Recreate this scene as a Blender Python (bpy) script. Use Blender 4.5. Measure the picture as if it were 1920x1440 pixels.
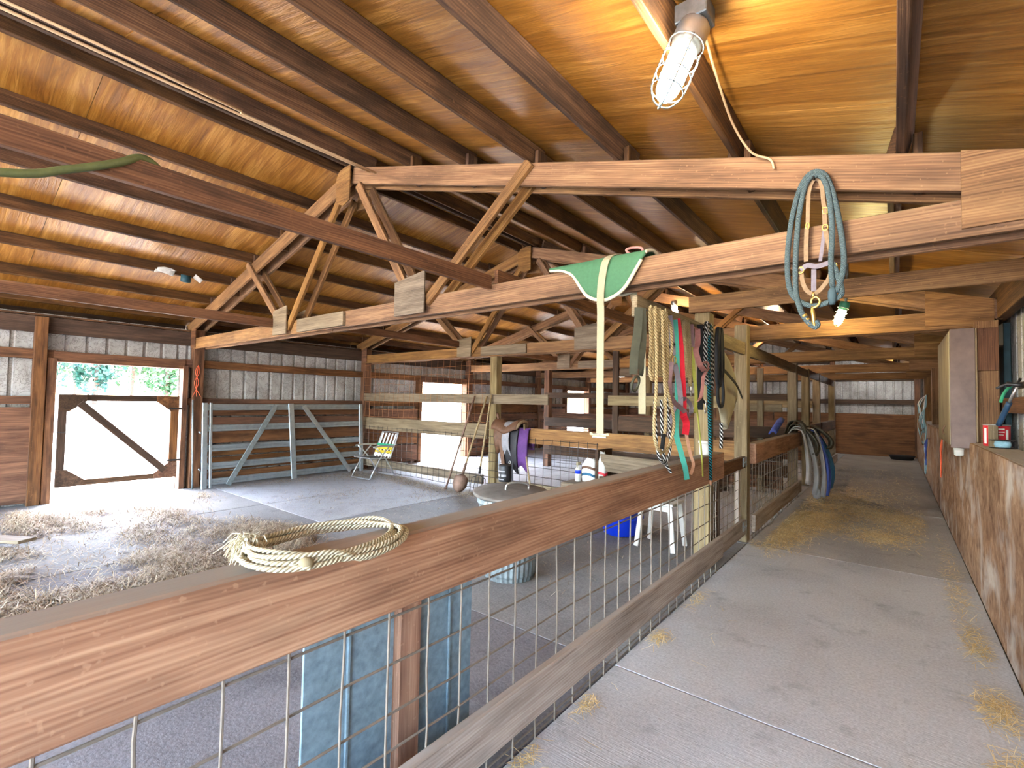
import bpy, math, random
import numpy as np
from mathutils import Matrix, Vector

random.seed(7); rng = np.random.default_rng(7)
for _o in list(bpy.data.objects): bpy.data.objects.remove(_o)
SC = bpy.context.scene
COL = SC.collection

# ------------------------------------------------------------------ camera
CAM_YAW, CAM_PITCH, CAM_ROLL = math.radians(38.5537), math.radians(2.0725), math.radians(1.0910)
CAM_F = 900.58                                   # focal length in pixels of a 1920 wide frame
cam_d = bpy.data.cameras.new('camera'); cam = bpy.data.objects.new('camera', cam_d); COL.objects.link(cam)
cam_d.sensor_width = 36.0; cam_d.lens = CAM_F / 1920 * 36.0; cam_d.clip_start = 0.05; cam_d.clip_end = 400
_f = Vector((-math.sin(CAM_YAW) * math.cos(CAM_PITCH), math.cos(CAM_YAW) * math.cos(CAM_PITCH), math.sin(CAM_PITCH)))
_r = Vector((math.cos(CAM_YAW), math.sin(CAM_YAW), 0)); _u = _r.cross(_f)
_r2 = _r * math.cos(CAM_ROLL) + _u * math.sin(CAM_ROLL); _u2 = -_r * math.sin(CAM_ROLL) + _u * math.cos(CAM_ROLL)
cam.matrix_world = Matrix(((_r2.x, _u2.x, -_f.x, 0), (_r2.y, _u2.y, -_f.y, 0), (_r2.z, _u2.z, -_f.z, 1.52), (0, 0, 0, 1)))
SC.camera = cam

# ------------------------------------------------------------------ world, sun, exposure
W = bpy.data.worlds.new('sky'); SC.world = W; W.use_nodes = True
nt = W.node_tree; nt.nodes.clear()
sky = nt.nodes.new('ShaderNodeTexSky'); sky.sky_type = 'NISHITA'; sky.sun_disc = False
sky.sun_elevation = math.radians(65); sky.sun_rotation = math.radians(-75); sky.dust_density = 4.0; sky.air_density = 1.0; sky.ozone_density = 1.0
bg = nt.nodes.new('ShaderNodeBackground'); bg.inputs['Strength'].default_value = 4.0
out = nt.nodes.new('ShaderNodeOutputWorld')
nt.links.new(sky.outputs[0], bg.inputs[0]); nt.links.new(bg.outputs[0], out.inputs[0])
sun_d = bpy.data.lights.new('sun', 'SUN'); sun_d.energy = 4.5; sun_d.angle = math.radians(1.0); sun_d.color = (1, .95, .88)
sun = bpy.data.objects.new('sun', sun_d); COL.objects.link(sun)
sun.rotation_euler = Vector((0.30, 0.22, -1.0)).to_track_quat('-Z', 'Y').to_euler()
SC.view_settings.view_transform = 'Standard'; SC.view_settings.look = 'None'
SC.view_settings.gamma = 1.0; SC.view_settings.use_curve_mapping = False
SC.view_settings.exposure = 2.0
SC.cycles.use_denoising = True
SC.cycles.max_bounces = 7; SC.cycles.diffuse_bounces = 5; SC.cycles.glossy_bounces = 3; SC.cycles.use_adaptive_sampling = True; SC.cycles.adaptive_threshold = .05; SC.cycles.adaptive_min_samples = 16; SC.cycles.caustics_reflective = False; SC.cycles.caustics_refractive = False
SC.cycles.sample_clamp_indirect = 6.0

# ------------------------------------------------------------------ materials
MATS = {}
def S2L(c): return tuple((v / 255 / 12.92 if v / 255 <= .04045 else ((v / 255 + .055) / 1.055) ** 2.4) for v in c)
def newmat(name):
    m = bpy.data.materials.new(name); m.use_nodes = True; n = m.node_tree; n.nodes.clear()
    b = n.nodes.new('ShaderNodeBsdfPrincipled'); o = n.nodes.new('ShaderNodeOutputMaterial')
    n.links.new(b.outputs[0], o.inputs[0]); MATS[name] = m
    return m, n, b
def N(n, t, **k):
    x = n.nodes.new(t)
    for a, v in k.items():
        if a in x.inputs: x.inputs[a].default_value = v
        else: setattr(x, a, v)
    return x
def ramp(n, fac, stops):
    r = n.nodes.new('ShaderNodeValToRGB'); n.links.new(fac, r.inputs[0])
    e = r.color_ramp.elements
    while len(e) < len(stops): e.new(.5)
    for i, (p, c) in enumerate(stops): e[i].position = p; e[i].color = (c[0], c[1], c[2], 1)
    return r.outputs[0]
def mix(n, f, a, b, mode='MIX'):
    x = n.nodes.new('ShaderNodeMix'); x.data_type = 'RGBA'; x.blend_type = mode
    for s, v in ((x.inputs[0], f), (x.inputs[6], a), (x.inputs[7], b)):
        if hasattr(v, 'is_output'): n.links.new(v, s)
        elif isinstance(v, (int, float)): s.default_value = v
        else: s.default_value = (v[0], v[1], v[2], 1)
    return x.outputs[2]
def mathn(n, op, a, b=None, clamp=False):
    x = n.nodes.new('ShaderNodeMath'); x.operation = op; x.use_clamp = clamp
    for s, v in ((x.inputs[0], a), (x.inputs[1], b)):
        if v is None: continue
        if hasattr(v, 'is_output'): n.links.new(v, s)
        else: s.default_value = v
    return x.outputs[0]
def vmap(n, src, scale, rot=None):
    m = n.nodes.new('ShaderNodeMapping'); n.links.new(src, m.inputs[0]); m.inputs['Scale'].default_value = scale
    return m.outputs[0]
def noise(n, vec, scale, detail=4, rough=.6, dist=0):
    x = n.nodes.new('ShaderNodeTexNoise'); n.links.new(vec, x.inputs['Vector'])
    x.inputs['Scale'].default_value = scale; x.inputs['Detail'].default_value = detail; x.inputs['Roughness'].default_value = rough; x.inputs['Distortion'].default_value = dist
    return x.outputs['Fac']
def bump(n, b, h, strength, dist=.01):
    x = n.nodes.new('ShaderNodeBump'); x.inputs['Strength'].default_value = strength; x.inputs['Distance'].default_value = dist
    n.links.new(h, x.inputs['Height']); n.links.new(x.outputs[0], b.inputs['Normal'])

def wood(name, dark, mid, light, dust=0.0, dustcol=(120, 108, 94), rough=.75, grain=1.0, stain=.5, spread=.35):
    """long grain along the local X axis of the board; each board varies a little; dust lies on its top side"""
    m, n, b = newmat(name)
    dark, mid, light, dustcol = S2L(dark), S2L(mid), S2L(light), S2L(dustcol)
    tc = N(n, 'ShaderNodeTexCoord'); oi = N(n, 'ShaderNodeObjectInfo')
    off = n.nodes.new('ShaderNodeVectorMath'); off.operation = 'MULTIPLY_ADD'
    n.links.new(oi.outputs['Random'], off.inputs[0]); off.inputs[1].default_value = (37, 53, 71); n.links.new(tc.outputs['Object'], off.inputs[2])
    P = off.outputs[0]
    g1 = noise(n, vmap(n, P, (1.3, 22, 22)), 1.0, 4, .64, .6)
    g2 = noise(n, vmap(n, P, (2.5, 130, 130)), 1.0, 1, .5)
    w = n.nodes.new('ShaderNodeTexWave'); w.wave_type = 'BANDS'; w.bands_direction = 'Z'
    n.links.new(vmap(n, P, (.18, 1, 1)), w.inputs['Vector']); w.inputs['Scale'].default_value = 22; w.inputs['Distortion'].default_value = 5; w.inputs['Detail'].default_value = 1; w.inputs['Detail Scale'].default_value = .8
    g = mathn(n, 'ADD', mathn(n, 'MULTIPLY', g1, .66), mathn(n, 'ADD', mathn(n, 'MULTIPLY', g2, .24), mathn(n, 'MULTIPLY', w.outputs['Fac'], .10)))
    c = ramp(n, g, [(.30, dark), (.48, mid), (.68, light)])
    st = noise(n, vmap(n, P, (.9, 3.5, 3.5)), 1.6, 3, .68)
    c = mix(n, mathn(n, 'MULTIPLY', ramp(n, st, [(.46, (0, 0, 0)), (.66, (1, 1, 1))]), stain), c, tuple(v * .45 for v in dark))
    sp = noise(n, P, 55, 1, .5)
    c = mix(n, mathn(n, 'MULTIPLY', ramp(n, sp, [(.68, (0, 0, 0)), (.74, (1, 1, 1))]), .35), c, light)
    hs = n.nodes.new('ShaderNodeHueSaturation'); n.links.new(c, hs.inputs['Color'])
    n.links.new(mathn(n, 'ADD', mathn(n, 'MULTIPLY', oi.outputs['Random'], spread), 1 - spread / 2), hs.inputs['Value'])
    rnd2 = mathn(n, 'FRACT', mathn(n, 'MULTIPLY', oi.outputs['Random'], 13.7))
    n.links.new(mathn(n, 'ADD', mathn(n, 'MULTIPLY', rnd2, .008), .507), hs.inputs['Hue'])
    n.links.new(mathn(n, 'ADD', mathn(n, 'MULTIPLY', rnd2, .2), .80), hs.inputs['Saturation'])
    c = hs.outputs[0]
    if dust > 0:
        ge = N(n, 'ShaderNodeNewGeometry'); sx = N(n, 'ShaderNodeSeparateXYZ'); n.links.new(ge.outputs['Normal'], sx.inputs[0])
        d = ramp(n, sx.outputs['Z'], [(.45, (0, 0, 0)), (.85, (1, 1, 1))])
        patch = ramp(n, noise(n, vmap(n, P, (2.2, 6, 6)), 1, 2, .6), [(.3, (.7, .7, .7)), (.6, (1, 1, 1))])
        c = mix(n, mathn(n, 'MULTIPLY', mathn(n, 'MULTIPLY', d, dust), patch), c, dustcol)
    n.links.new(c, b.inputs['Base Color']); b.inputs['Roughness'].default_value = rough
    b.inputs['Specular IOR Level'].default_value = .3
    bump(n, b, g2 if grain <= 1 else g, .35 * grain, .006)
    return m
wood('wood_red',   (60, 30, 15), (98, 54, 29), (132, 80, 47), dust=.5, stain=.6, spread=.2)
wood('wood_rail',  (114, 66, 43), (155, 100, 70), (186, 134, 100), dust=.95, dustcol=(132, 123, 112), stain=.45, spread=.1, grain=1.6)
wood('wood_chord', (82, 48, 22), (124, 78, 39), (156, 108, 60), dust=.6, dustcol=(120, 104, 84), stain=.45, spread=.2)
wood('wood_greyrail', (116, 98, 86), (160, 140, 126), (188, 172, 158), dust=.9, dustcol=(158, 146, 134), stain=.35, spread=.15)
wood('wood_post',  (84, 66, 43), (122, 100, 69), (150, 129, 96), dust=.2, stain=.4, spread=.2)
wood('wood_purlin',(46, 24, 11), (80, 45, 20), (114, 71, 36), dust=.1, stain=.65, spread=.3)
wood('wood_dark',  (34, 20, 12), (60, 37, 23), (88, 57, 36), dust=.4, stain=.5)
wood('wood_grey',  (82, 66, 49), (118, 97, 74), (146, 124, 100), dust=.6, stain=.35, spread=.2)
wood('wood_handle',(102, 78, 52), (136, 110, 80), (158, 136, 105), stain=.2)
wood('ply_red',    (70, 34, 17), (104, 57, 31), (132, 80, 47), dust=.2, stain=.6, spread=.15)


def ply_roof():
    m, n, b = newmat('ply_roof')
    tc = N(n, 'ShaderNodeTexCoord'); oi = N(n, 'ShaderNodeObjectInfo')
    off = n.nodes.new('ShaderNodeVectorMath'); off.operation = 'MULTIPLY_ADD'
    n.links.new(oi.outputs['Random'], off.inputs[0]); off.inputs[1].default_value = (37, 53, 71); n.links.new(tc.outputs['Object'], off.inputs[2])
    P = off.outputs[0]
    g = noise(n, vmap(n, P, (2.0, 26, 26)), 1, 4, .68, .8)
    big = noise(n, vmap(n, P, (.5, 2.6, 2.6)), 1, 2, .6, 1.0)
    gg = mathn(n, 'ADD', mathn(n, 'MULTIPLY', g, .6), mathn(n, 'MULTIPLY', big, .4))
    c = ramp(n, gg, [(.32, S2L((98, 58, 15))), (.5, S2L((142, 94, 32))), (.66, S2L((184, 136, 66)))])
    st = noise(n, vmap(n, P, (1.2, 2.2, 2.2)), 1.3, 3, .6)
    c = mix(n, mathn(n, 'MULTIPLY', ramp(n, st, [(.55, (0, 0, 0)), (.75, (1, 1, 1))]), .45), c, S2L((120, 66, 22)))
    hs = n.nodes.new('ShaderNodeHueSaturation'); n.links.new(c, hs.inputs['Color'])
    n.links.new(mathn(n, 'ADD', mathn(n, 'MULTIPLY', oi.outputs['Random'], .2), .9), hs.inputs['Value'])
    n.links.new(hs.outputs[0], b.inputs['Base Color'])
    b.inputs['Roughness'].default_value = .42; b.inputs['Specular IOR Level'].default_value = .45
    bump(n, b, mathn(n, 'ADD', g, mathn(n, 'MULTIPLY', big, 1.6)), .5, .012)
ply_roof()

def ply_wall():       # scuffed, dusty plywood of the kick wall: pale vertical scrapes low down
    m, n, b = newmat('ply_wall')
    tc = N(n, 'ShaderNodeTexCoord'); oi = N(n, 'ShaderNodeObjectInfo')
    off = n.nodes.new('ShaderNodeVectorMath'); off.operation = 'MULTIPLY_ADD'
    n.links.new(oi.outputs['Random'], off.inputs[0]); off.inputs[1].default_value = (17, 23, 31); n.links.new(tc.outputs['Object'], off.inputs[2])
    P = off.outputs[0]
    g = noise(n, vmap(n, P, (9, 9, 1.4)), 1, 4, .62, .5)
    c = ramp(n, g, [(.3, S2L((98, 68, 46))), (.5, S2L((140, 108, 82))), (.7, S2L((168, 138, 110)))])
    pal = noise(n, vmap(n, P, (2.2, 2.2, .8)), .9, 4, .62, .6)
    c = mix(n, ramp(n, pal, [(.5, (0, 0, 0)), (.68, (.75, .75, .75))]), c, S2L((190, 182, 174)))
    st = noise(n, vmap(n, P, (1.6, 1.6, 1.0)), 1.4, 4, .66, .4)
    c = mix(n, ramp(n, st, [(.56, (0, 0, 0)), (.72, (.7, .7, .7))]), c, S2L((90, 64, 46)))
    n.links.new(c, b.inputs['Base Color']); b.inputs['Roughness'].default_value = .85; b.inputs['Specular IOR Level'].default_value = .2
    bump(n, b, g, .4, .006)
ply_wall()

def concrete(name, a, bcol, c2, brush=True):
    m, n, b = newmat(name)
    tc = N(n, 'ShaderNodeTexCoord'); ge = N(n, 'ShaderNodeNewGeometry')
    P = ge.outputs['Position']
    big = noise(n, P, .9, 4, .64, .4); fine = noise(n, P, 60, 2, .7)
    br = noise(n, vmap(n, P, (3, 160, 10)), 1, 1, .6)
    c = ramp(n, big, [(.3, S2L(a)), (.5, S2L(bcol)), (.72, S2L(c2))])
    c = mix(n, .35, c, ramp(n, fine, [(.3, S2L(tuple(v * .62 for v in a))), (.7, S2L(c2))]))
    spots = noise(n, P, 3.3, 3, .75, .2)
    c = mix(n, ramp(n, spots, [(.58, (0, 0, 0)), (.78, (.55, .55, .55))]), c, S2L(tuple(v * .66 for v in a)))
    n.links.new(c, b.inputs['Base Color']); b.inputs['Roughness'].default_value = .8; b.inputs['Specular IOR Level'].default_value = .3
    bump(n, b, mathn(n, 'ADD', mathn(n, 'MULTIPLY', fine, .5), br if brush else fine), .3, .006)
concrete('concrete_aisle', (172, 172, 172), (194, 194, 194), (208, 208, 208))
concrete('concrete_worn', (156, 153, 149), (178, 175, 170), (193, 190, 185))
concrete('concrete_dusty', (136, 129, 121), (158, 150, 141), (175, 168, 158))
concrete('concrete_pen', (140, 138, 136), (168, 166, 164), (188, 186, 184), False)
concrete('concrete_mid', (110, 107, 104), (130, 127, 123), (148, 145, 141), False)
concrete('concrete_dark', (92, 89, 90), (116, 112, 112), (136, 132, 132), False)
concrete('earth', (70, 60, 52), (96, 84, 74), (120, 108, 96), False)
concrete('gravel', (138, 134, 126), (158, 154, 146), (172, 168, 160), False)

def metal_white():
    m, n, b = newmat('metal_white')
    ge = N(n, 'ShaderNodeNewGeometry'); P = ge.outputs['Position']
    big = noise(n, P, 1.4, 6, .65, .5)
    c = ramp(n, big, [(.3, S2L((132, 127, 120))), (.55, S2L((172, 169, 164))), (.75, S2L((190, 188, 185)))])
    web = noise(n, vmap(n, P, (1, 1, 1)), 4.2, 5, .78, 2.2)
    c = mix(n, ramp(n, web, [(.49, (0, 0, 0)), (.512, (.8, .8, .8)), (.535, (0, 0, 0))]), c, S2L((62, 52, 44)))
    st = noise(n, vmap(n, P, (5, 5, .8)), 1, 5, .7)
    c = mix(n, ramp(n, st, [(.58, (0, 0, 0)), (.75, (.6, .6, .6))]), c, S2L((112, 100, 88)))
    n.links.new(c, b.inputs['Base Color']); b.inputs['Roughness'].default_value = .55; b.inputs['Specular IOR Level'].default_value = .35
metal_white()
def metal_roof():
    m, n, b = newmat('metal_roofing'); b.inputs['Base Color'].default_value = (.3, .3, .3, 1); b.inputs['Roughness'].default_value = .5; b.inputs['Metallic'].default_value = .6
metal_roof()

def plain(name, col, rough=.6, metal=0.0, var=.25, scale=18, emit=0.0, spec=.4, bumpy=0.0):
    m, n, b = newmat(name)
    tc = N(n, 'ShaderNodeTexCoord'); f = noise(n, tc.outputs['Object'], scale, 5, .65)
    c = S2L(col)
    o = ramp(n, f, [(.25, tuple(v * (1 - var) for v in c)), (.75, tuple(min(1, v * (1 + var)) for v in c))])
    n.links.new(o, b.inputs['Base Color']); b.inputs['Roughness'].default_value = rough; b.inputs['Metallic'].default_value = metal
    b.inputs['Specular IOR Level'].default_value = spec
    if emit: b.inputs['Emission Color'].default_value = (*c, 1); b.inputs['Emission Strength'].default_value = emit
    if bumpy: bump(n, b, f, bumpy, .01)
    return m
def rope(name, c1, c2, freq=90.0, twist=1.0, fleck=None):
    """laid rope: diagonal strands from the tube's own UVs (u = metres along, v = turns around)"""
    m, n, b = newmat(name)
    uv = N(n, 'ShaderNodeUVMap'); sx = N(n, 'ShaderNodeSeparateXYZ'); n.links.new(uv.outputs[0], sx.inputs[0])
    ph = mathn(n, 'ADD', mathn(n, 'MULTIPLY', sx.outputs[0], freq), mathn(n, 'MULTIPLY', sx.outputs[1], 3.0 * twist))
    fr = mathn(n, 'FRACT', ph); tri = mathn(n, 'ABSOLUTE', mathn(n, 'SUBTRACT', mathn(n, 'MULTIPLY', fr, 2), 1))
    nf = noise(n, vmap(n, uv.outputs[0], (300, 12, 1)), 1, 3, .6)
    if fleck:
        c = mix(n, ramp(n, fr, [(.60, (0, 0, 0)), (.66, (1, 1, 1))]), S2L(c1), S2L(c2))
    else:
        c = ramp(n, mathn(n, 'SUBTRACT', mathn(n, 'ADD', mathn(n, 'MULTIPLY', mathn(n, 'SUBTRACT', 1, tri), .8), mathn(n, 'MULTIPLY', nf, .35)), .1), [(.0, S2L(c2)), (.6, S2L(c1))])
    n.links.new(c, b.inputs['Base Color']); b.inputs['Roughness'].default_value = .8; b.inputs['Specular IOR Level'].default_value = .25
    bump(n, b, mathn(n, 'SUBTRACT', 1, tri), .8, .006)
plain('galv', (158, 166, 168), .38, .75, .22, 9, spec=.5)
plain('galv_dull', (128, 136, 136), .5, .6, .3, 24)
plain('wire', (116, 105, 92), .7, .0, .2, 30)
plain('wire_dark', (58, 50, 44), .6, .3, .25, 30)
plain('wire_rust', (164, 112, 66), .7, .2, .25, 30)
plain('steel_dark', (60, 58, 58), .45, .7, .3, 20)
plain('iron', (112, 88, 74), .6, .6, .3, 14)
plain('brass', (196, 160, 86), .35, .8, .15, 30)
plain('nickel', (190, 190, 186), .3, .85, .15, 30)
plain('white_plastic', (196, 193, 184), .45, 0, .06, 8)
plain('blue_plastic', (16, 52, 190), .35, 0, .12, 8)
plain('black_plastic', (24, 24, 26), .5, 0, .3, 12)
plain('blue_sheet', (122, 144, 154), .55, .2, .35, 26, bumpy=.1)
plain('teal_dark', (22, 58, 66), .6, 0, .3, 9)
plain('green_pad', (64, 106, 74), .85, 0, .12, 60, bumpy=.2)
plain('cream_trim', (196, 188, 160), .85, 0, .1, 80, bumpy=.2)
plain('strap_cream', (154, 146, 118), .85, 0, .12, 90, bumpy=.2)
plain('strap_olive', (60, 61, 47), .8, 0, .3, 14)
plain('strap_mauve', (132, 106, 108), .8, 0, .2, 40)
plain('strap_grey', (116, 108, 114), .8, 0, .2, 40)
plain('strap_pink', (170, 118, 110), .8, 0, .2, 40)
plain('strap_tan', (176, 132, 104), .75, 0, .2, 40)
plain('strap_beige', (134, 110, 82), .8, 0, .25, 40)
plain('red_web', (196, 22, 44), .75, 0, .15, 50)
plain('teal_web', (62, 146, 128), .7, 0, .12, 50)
plain('lime_web', (140, 142, 58), .75, 0, .15, 50)
plain('black_web', (16, 17, 19), .75, 0, .3, 50)
plain('canvas', (164, 156, 130), .9, 0, .15, 7, bumpy=.2)
plain('purple', (84, 46, 104), .75, 0, .35, 8)
plain('leather_brown', (92, 62, 42), .6, 0, .4, 12, bumpy=.2)
plain('leather_grey', (132, 130, 134), .6, 0, .25, 12)
plain('leather_black', (28, 25, 30), .55, 0, .3, 12)
plain('cloth_grey', (176, 175, 174), .9, 0, .14, 6, bumpy=.3)
plain('cloth_olive', (84, 80, 68), .9, 0, .25, 8, bumpy=.3)
plain('cloth_blue', (72, 92, 170), .9, 0, .4, 7, bumpy=.3)
plain('cloth_teal', (46, 92, 120), .9, 0, .3, 8, bumpy=.3)
plain('paint_red', (196, 30, 44), .4, 0, .1, 12)
plain('paint_white', (226, 224, 218), .5, 0, .06, 12)
plain('paint_grey', (112, 94, 88), .6, 0, .3, 5)
plain('paint_yellow', (206, 178, 40), .6, 0, .15, 12)
plain('paint_green', (40, 140, 100), .6, 0, .15, 12)
plain('blue_grip', (34, 62, 88), .5, 0, .15, 12)
plain('green_lampcap', (40, 110, 84), .5, 0, .2, 12)
plain('lid_dusty', (112, 106, 98), .8, .1, .3, 9)
plain('chair_tube', (186, 186, 184), .35, .7, .15, 12)
plain('seat_dark', (74, 74, 80), .8, 0, .2, 30)
plain('twine_blue', (140, 178, 190), .7, 0, .2, 60)
plain('twine_orange', (224, 100, 62), .7, 0, .15, 60)
plain('hose_green', (82, 88, 50), .6, 0, .2, 30)
plain('cable_beige', (196, 166, 128), .6, 0, .1, 30)
plain('rubber_mat', (26, 26, 28), .8, 0, .3, 20)
plain('bark', (92, 72, 58), .9, 0, .3, 6, bumpy=.4)
plain('insulation', (190, 188, 182), .9, 0, .2, 20, bumpy=.4)
rope('rope_lariat', (204, 194, 164), (128, 114, 84), 75)
rope('rope_manila', (186, 166, 122), (92, 72, 44), 45)
rope('rope_cream', (176, 160, 118), (150, 130, 90), 120)
rope('rope_bluegrey', (104, 122, 124), (58, 76, 82), 150, 2)
rope('rope_teal', (12, 16, 18), (20, 120, 134), 42, 1, fleck=True)
rope('rope_blackwhite', (20, 21, 22), (196, 196, 190), 26, 1, fleck=True)
def leafmat(name, a, c):
    m, n, b = newmat(name); oi = N(n, 'ShaderNodeNewGeometry')
    f = noise(n, oi.outputs['Position'], 1.7, 4, .7)
    n.links.new(ramp(n, f, [(.3, S2L(a)), (.7, S2L(c))]), b.inputs['Base Color']); b.inputs['Roughness'].default_value = .6
leafmat('leaf_a', (20, 52, 26), (58, 92, 38)); leafmat('leaf_b', (12, 44, 36), (32, 76, 54))
def straw(name, cols):
    m, n, b = newmat(name); ge = N(n, 'ShaderNodeNewGeometry')
    f = noise(n, ge.outputs['Position'], 3.0, 5, .75); r = N(n, 'ShaderNodeAttribute'); r.attribute_name = 'tone'
    v = mathn(n, 'ADD', mathn(n, 'MULTIPLY', f, .4), mathn(n, 'MULTIPLY', r.outputs['Fac'], .6))
    n.links.new(ramp(n, v, [(.2, S2L(cols[0])), (.5, S2L(cols[1])), (.8, S2L(cols[2]))]), b.inputs['Base Color']); b.inputs['Roughness'].default_value = .7
straw('hay', ((88, 68, 46), (152, 128, 96), (206, 190, 160))); straw('straw_gold', ((196, 164, 98), (234, 210, 146), (250, 238, 200)))
def glow(name, col, strength):
    m, n, b = newmat(name); b.inputs['Base Color'].default_value = (1, 1, 1, 1)
    b.inputs['Emission Color'].default_value = (*col, 1); b.inputs['Emission Strength'].default_value = strength
glow('glow_warm', (1.0, .88, .70), 110.0); glow('glow_yellow', (1.0, .80, .34), 95.0); glow('glow_far', (1.0, .72, .44), 180.0); glow('glow_cool', (.92, .97, 1.0), 170.0)

# ------------------------------------------------------------------ object helpers
WM = {}
def link(o, parent=None, M=None):
    COL.objects.link(o); M = M if M is not None else Matrix.Identity(4)
    if parent is not None:
        o.parent = parent; o.matrix_parent_inverse = WM[parent.as_pointer()].inverted()
    o.matrix_basis = M; WM[o.as_pointer()] = M.copy()
    return o
def tag(o, label=None, cat=None, group=None, kind=None):
    if label: o['label'] = label
    if cat: o['category'] = cat
    if group: o['group'] = group
    if kind: o['kind'] = kind
    return o
def thing(name, label, cat, loc, group=None):
    o = bpy.data.objects.new(name, None); o.empty_display_size = .1
    link(o, None, Matrix.Translation(Vector(loc))); return tag(o, label, cat, group)
def mesh(name, v, f, mat, parent=None, M=None, smooth=False, uv=None):
    """v given in world space when M is None (origin moved to the mesh's own centre), else in the space of M"""
    if M is None:
        a = np.asarray(v, float); c = a.mean(0); v = (a - c).tolist(); M = Matrix.Translation(Vector(c))
    me = bpy.data.meshes.new(name); me.from_pydata([tuple(p) for p in v], [], f)
    if uv is not None:
        l = me.uv_layers.new(name='UVMap'); l.data.foreach_set('uv', np.asarray(uv, np.float32).ravel())
    me.materials.append(MATS[mat] if isinstance(mat, str) else mat)
    if smooth: me.polygons.foreach_set('use_smooth', [True] * len(me.polygons))
    me.update()
    return link(bpy.data.objects.new(name, me), parent, M)
def cbox(lx, ly, lz, ch):
    """chamfered box centred on the origin"""
    hx, hy, hz = lx / 2, ly / 2, lz / 2; ch = min(ch, hx * .45, hy * .45, hz * .45)
    v = []; idx = {}
    for sx in (-1, 1):
        for sy in (-1, 1):
            for sz in (-1, 1):
                for k, p in enumerate(((sx * hx, sy * (hy - ch), sz * (hz - ch)), (sx * (hx - ch), sy * hy, sz * (hz - ch)), (sx * (hx - ch), sy * (hy - ch), sz * hz))):
                    idx[(sx, sy, sz, k)] = len(v); v.append(p)
    f = []
    for s in (-1, 1):
        q = [(s, -1, -1, 0), (s, 1, -1, 0), (s, 1, 1, 0), (s, -1, 1, 0)]; f.append([idx[t] for t in (q if s > 0 else q[::-1])])
        q = [(-1, s, -1, 1), (-1, s, 1, 1), (1, s, 1, 1), (1, s, -1, 1)]; f.append([idx[t] for t in (q if s > 0 else q[::-1])])
        q = [(-1, -1, s, 2), (1, -1, s, 2), (1, 1, s, 2), (-1, 1, s, 2)]; f.append([idx[t] for t in (q if s > 0 else q[::-1])])
    for a in (-1, 1):
        for b_ in (-1, 1):
            q = [idx[(a, b_, -1, 0)], idx[(a, b_, -1, 1)], idx[(a, b_, 1, 1)], idx[(a, b_, 1, 0)]]; f.append(q if a * b_ < 0 else q[::-1])
            q = [idx[(a, -1, b_, 0)], idx[(a, 1, b_, 0)], idx[(a, 1, b_, 2)], idx[(a, -1, b_, 2)]]; f.append(q if a * b_ > 0 else q[::-1])
            q = [idx[(-1, a, b_, 1)], idx[(-1, a, b_, 2)], idx[(1, a, b_, 2)], idx[(1, a, b_, 1)]]; f.append(q if a * b_ > 0 else q[::-1])
            for c_ in (-1, 1):
                q = [idx[(a, b_, c_, 0)], idx[(a, b_, c_, 1)], idx[(a, b_, c_, 2)]]; f.append(q if a * b_ * c_ > 0 else q[::-1])
    return v, f
def frame(p0, p1, up=(0, 0, 1)):
    p0, p1 = Vector(p0), Vector(p1); x = (p1 - p0).normalized(); up = Vector(up)
    if abs(x.dot(up)) > .98: up = Vector((0, 1, 0)) if abs(x.y) < .9 else Vector((1, 0, 0))
    y = up.cross(x).normalized(); z = x.cross(y); c = (p0 + p1) / 2
    return Matrix(((x.x, y.x, z.x, c.x), (x.y, y.y, z.y, c.y), (x.z, y.z, z.z, c.z), (0, 0, 0, 1))), (p1 - p0).length
def board(name, p0, p1, w, t, mat, parent=None, up=(0, 0, 1), ch=.004):
    """timber from p0 to p1 (centre line): w along 'up', t across"""
    M, L = frame(p0, p1, up); v, f = cbox(L, t, w, ch)
    return mesh(name, v, f, mat, parent, M)
def block(name, lo, hi, mat, parent=None, axis='X', ch=.004):
    """axis-aligned piece between two corners; grain along axis"""
    lo, hi = Vector(lo), Vector(hi); c = (lo + hi) / 2; d = hi - lo
    if axis == 'X': return board(name, (lo.x, c.y, c.z), (hi.x, c.y, c.z), d.z, d.y, mat, parent, ch=ch)
    if axis == 'Y': return board(name, (c.x, lo.y, c.z), (c.x, hi.y, c.z), d.z, d.x, mat, parent, ch=ch)
    return board(name, (c.x, c.y, lo.z), (c.x, c.y, hi.z), d.x, d.y, mat, parent, up=(1, 0, 0), ch=ch)
def smoothpath(pts, n=6, closed=False):
    P = [np.array(p, float) for p in pts]; o = []; m = len(P)
    rngi = range(m if closed else m - 1)
    for i in rngi:
        a, b_, c, d = (P[(i - 1) % m], P[i], P[(i + 1) % m], P[(i + 2) % m]) if closed else (P[max(i - 1, 0)], P[i], P[i + 1], P[min(i + 2, m - 1)])
        for k in range(n):
            t = k / n
            o.append(.5 * (2 * b_ + (c - a) * t + (2 * a - 5 * b_ + 4 * c - d) * t * t + (3 * b_ - a - 3 * c + d) * t ** 3))
    if not closed: o.append(P[-1])
    return np.array(o)
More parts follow.
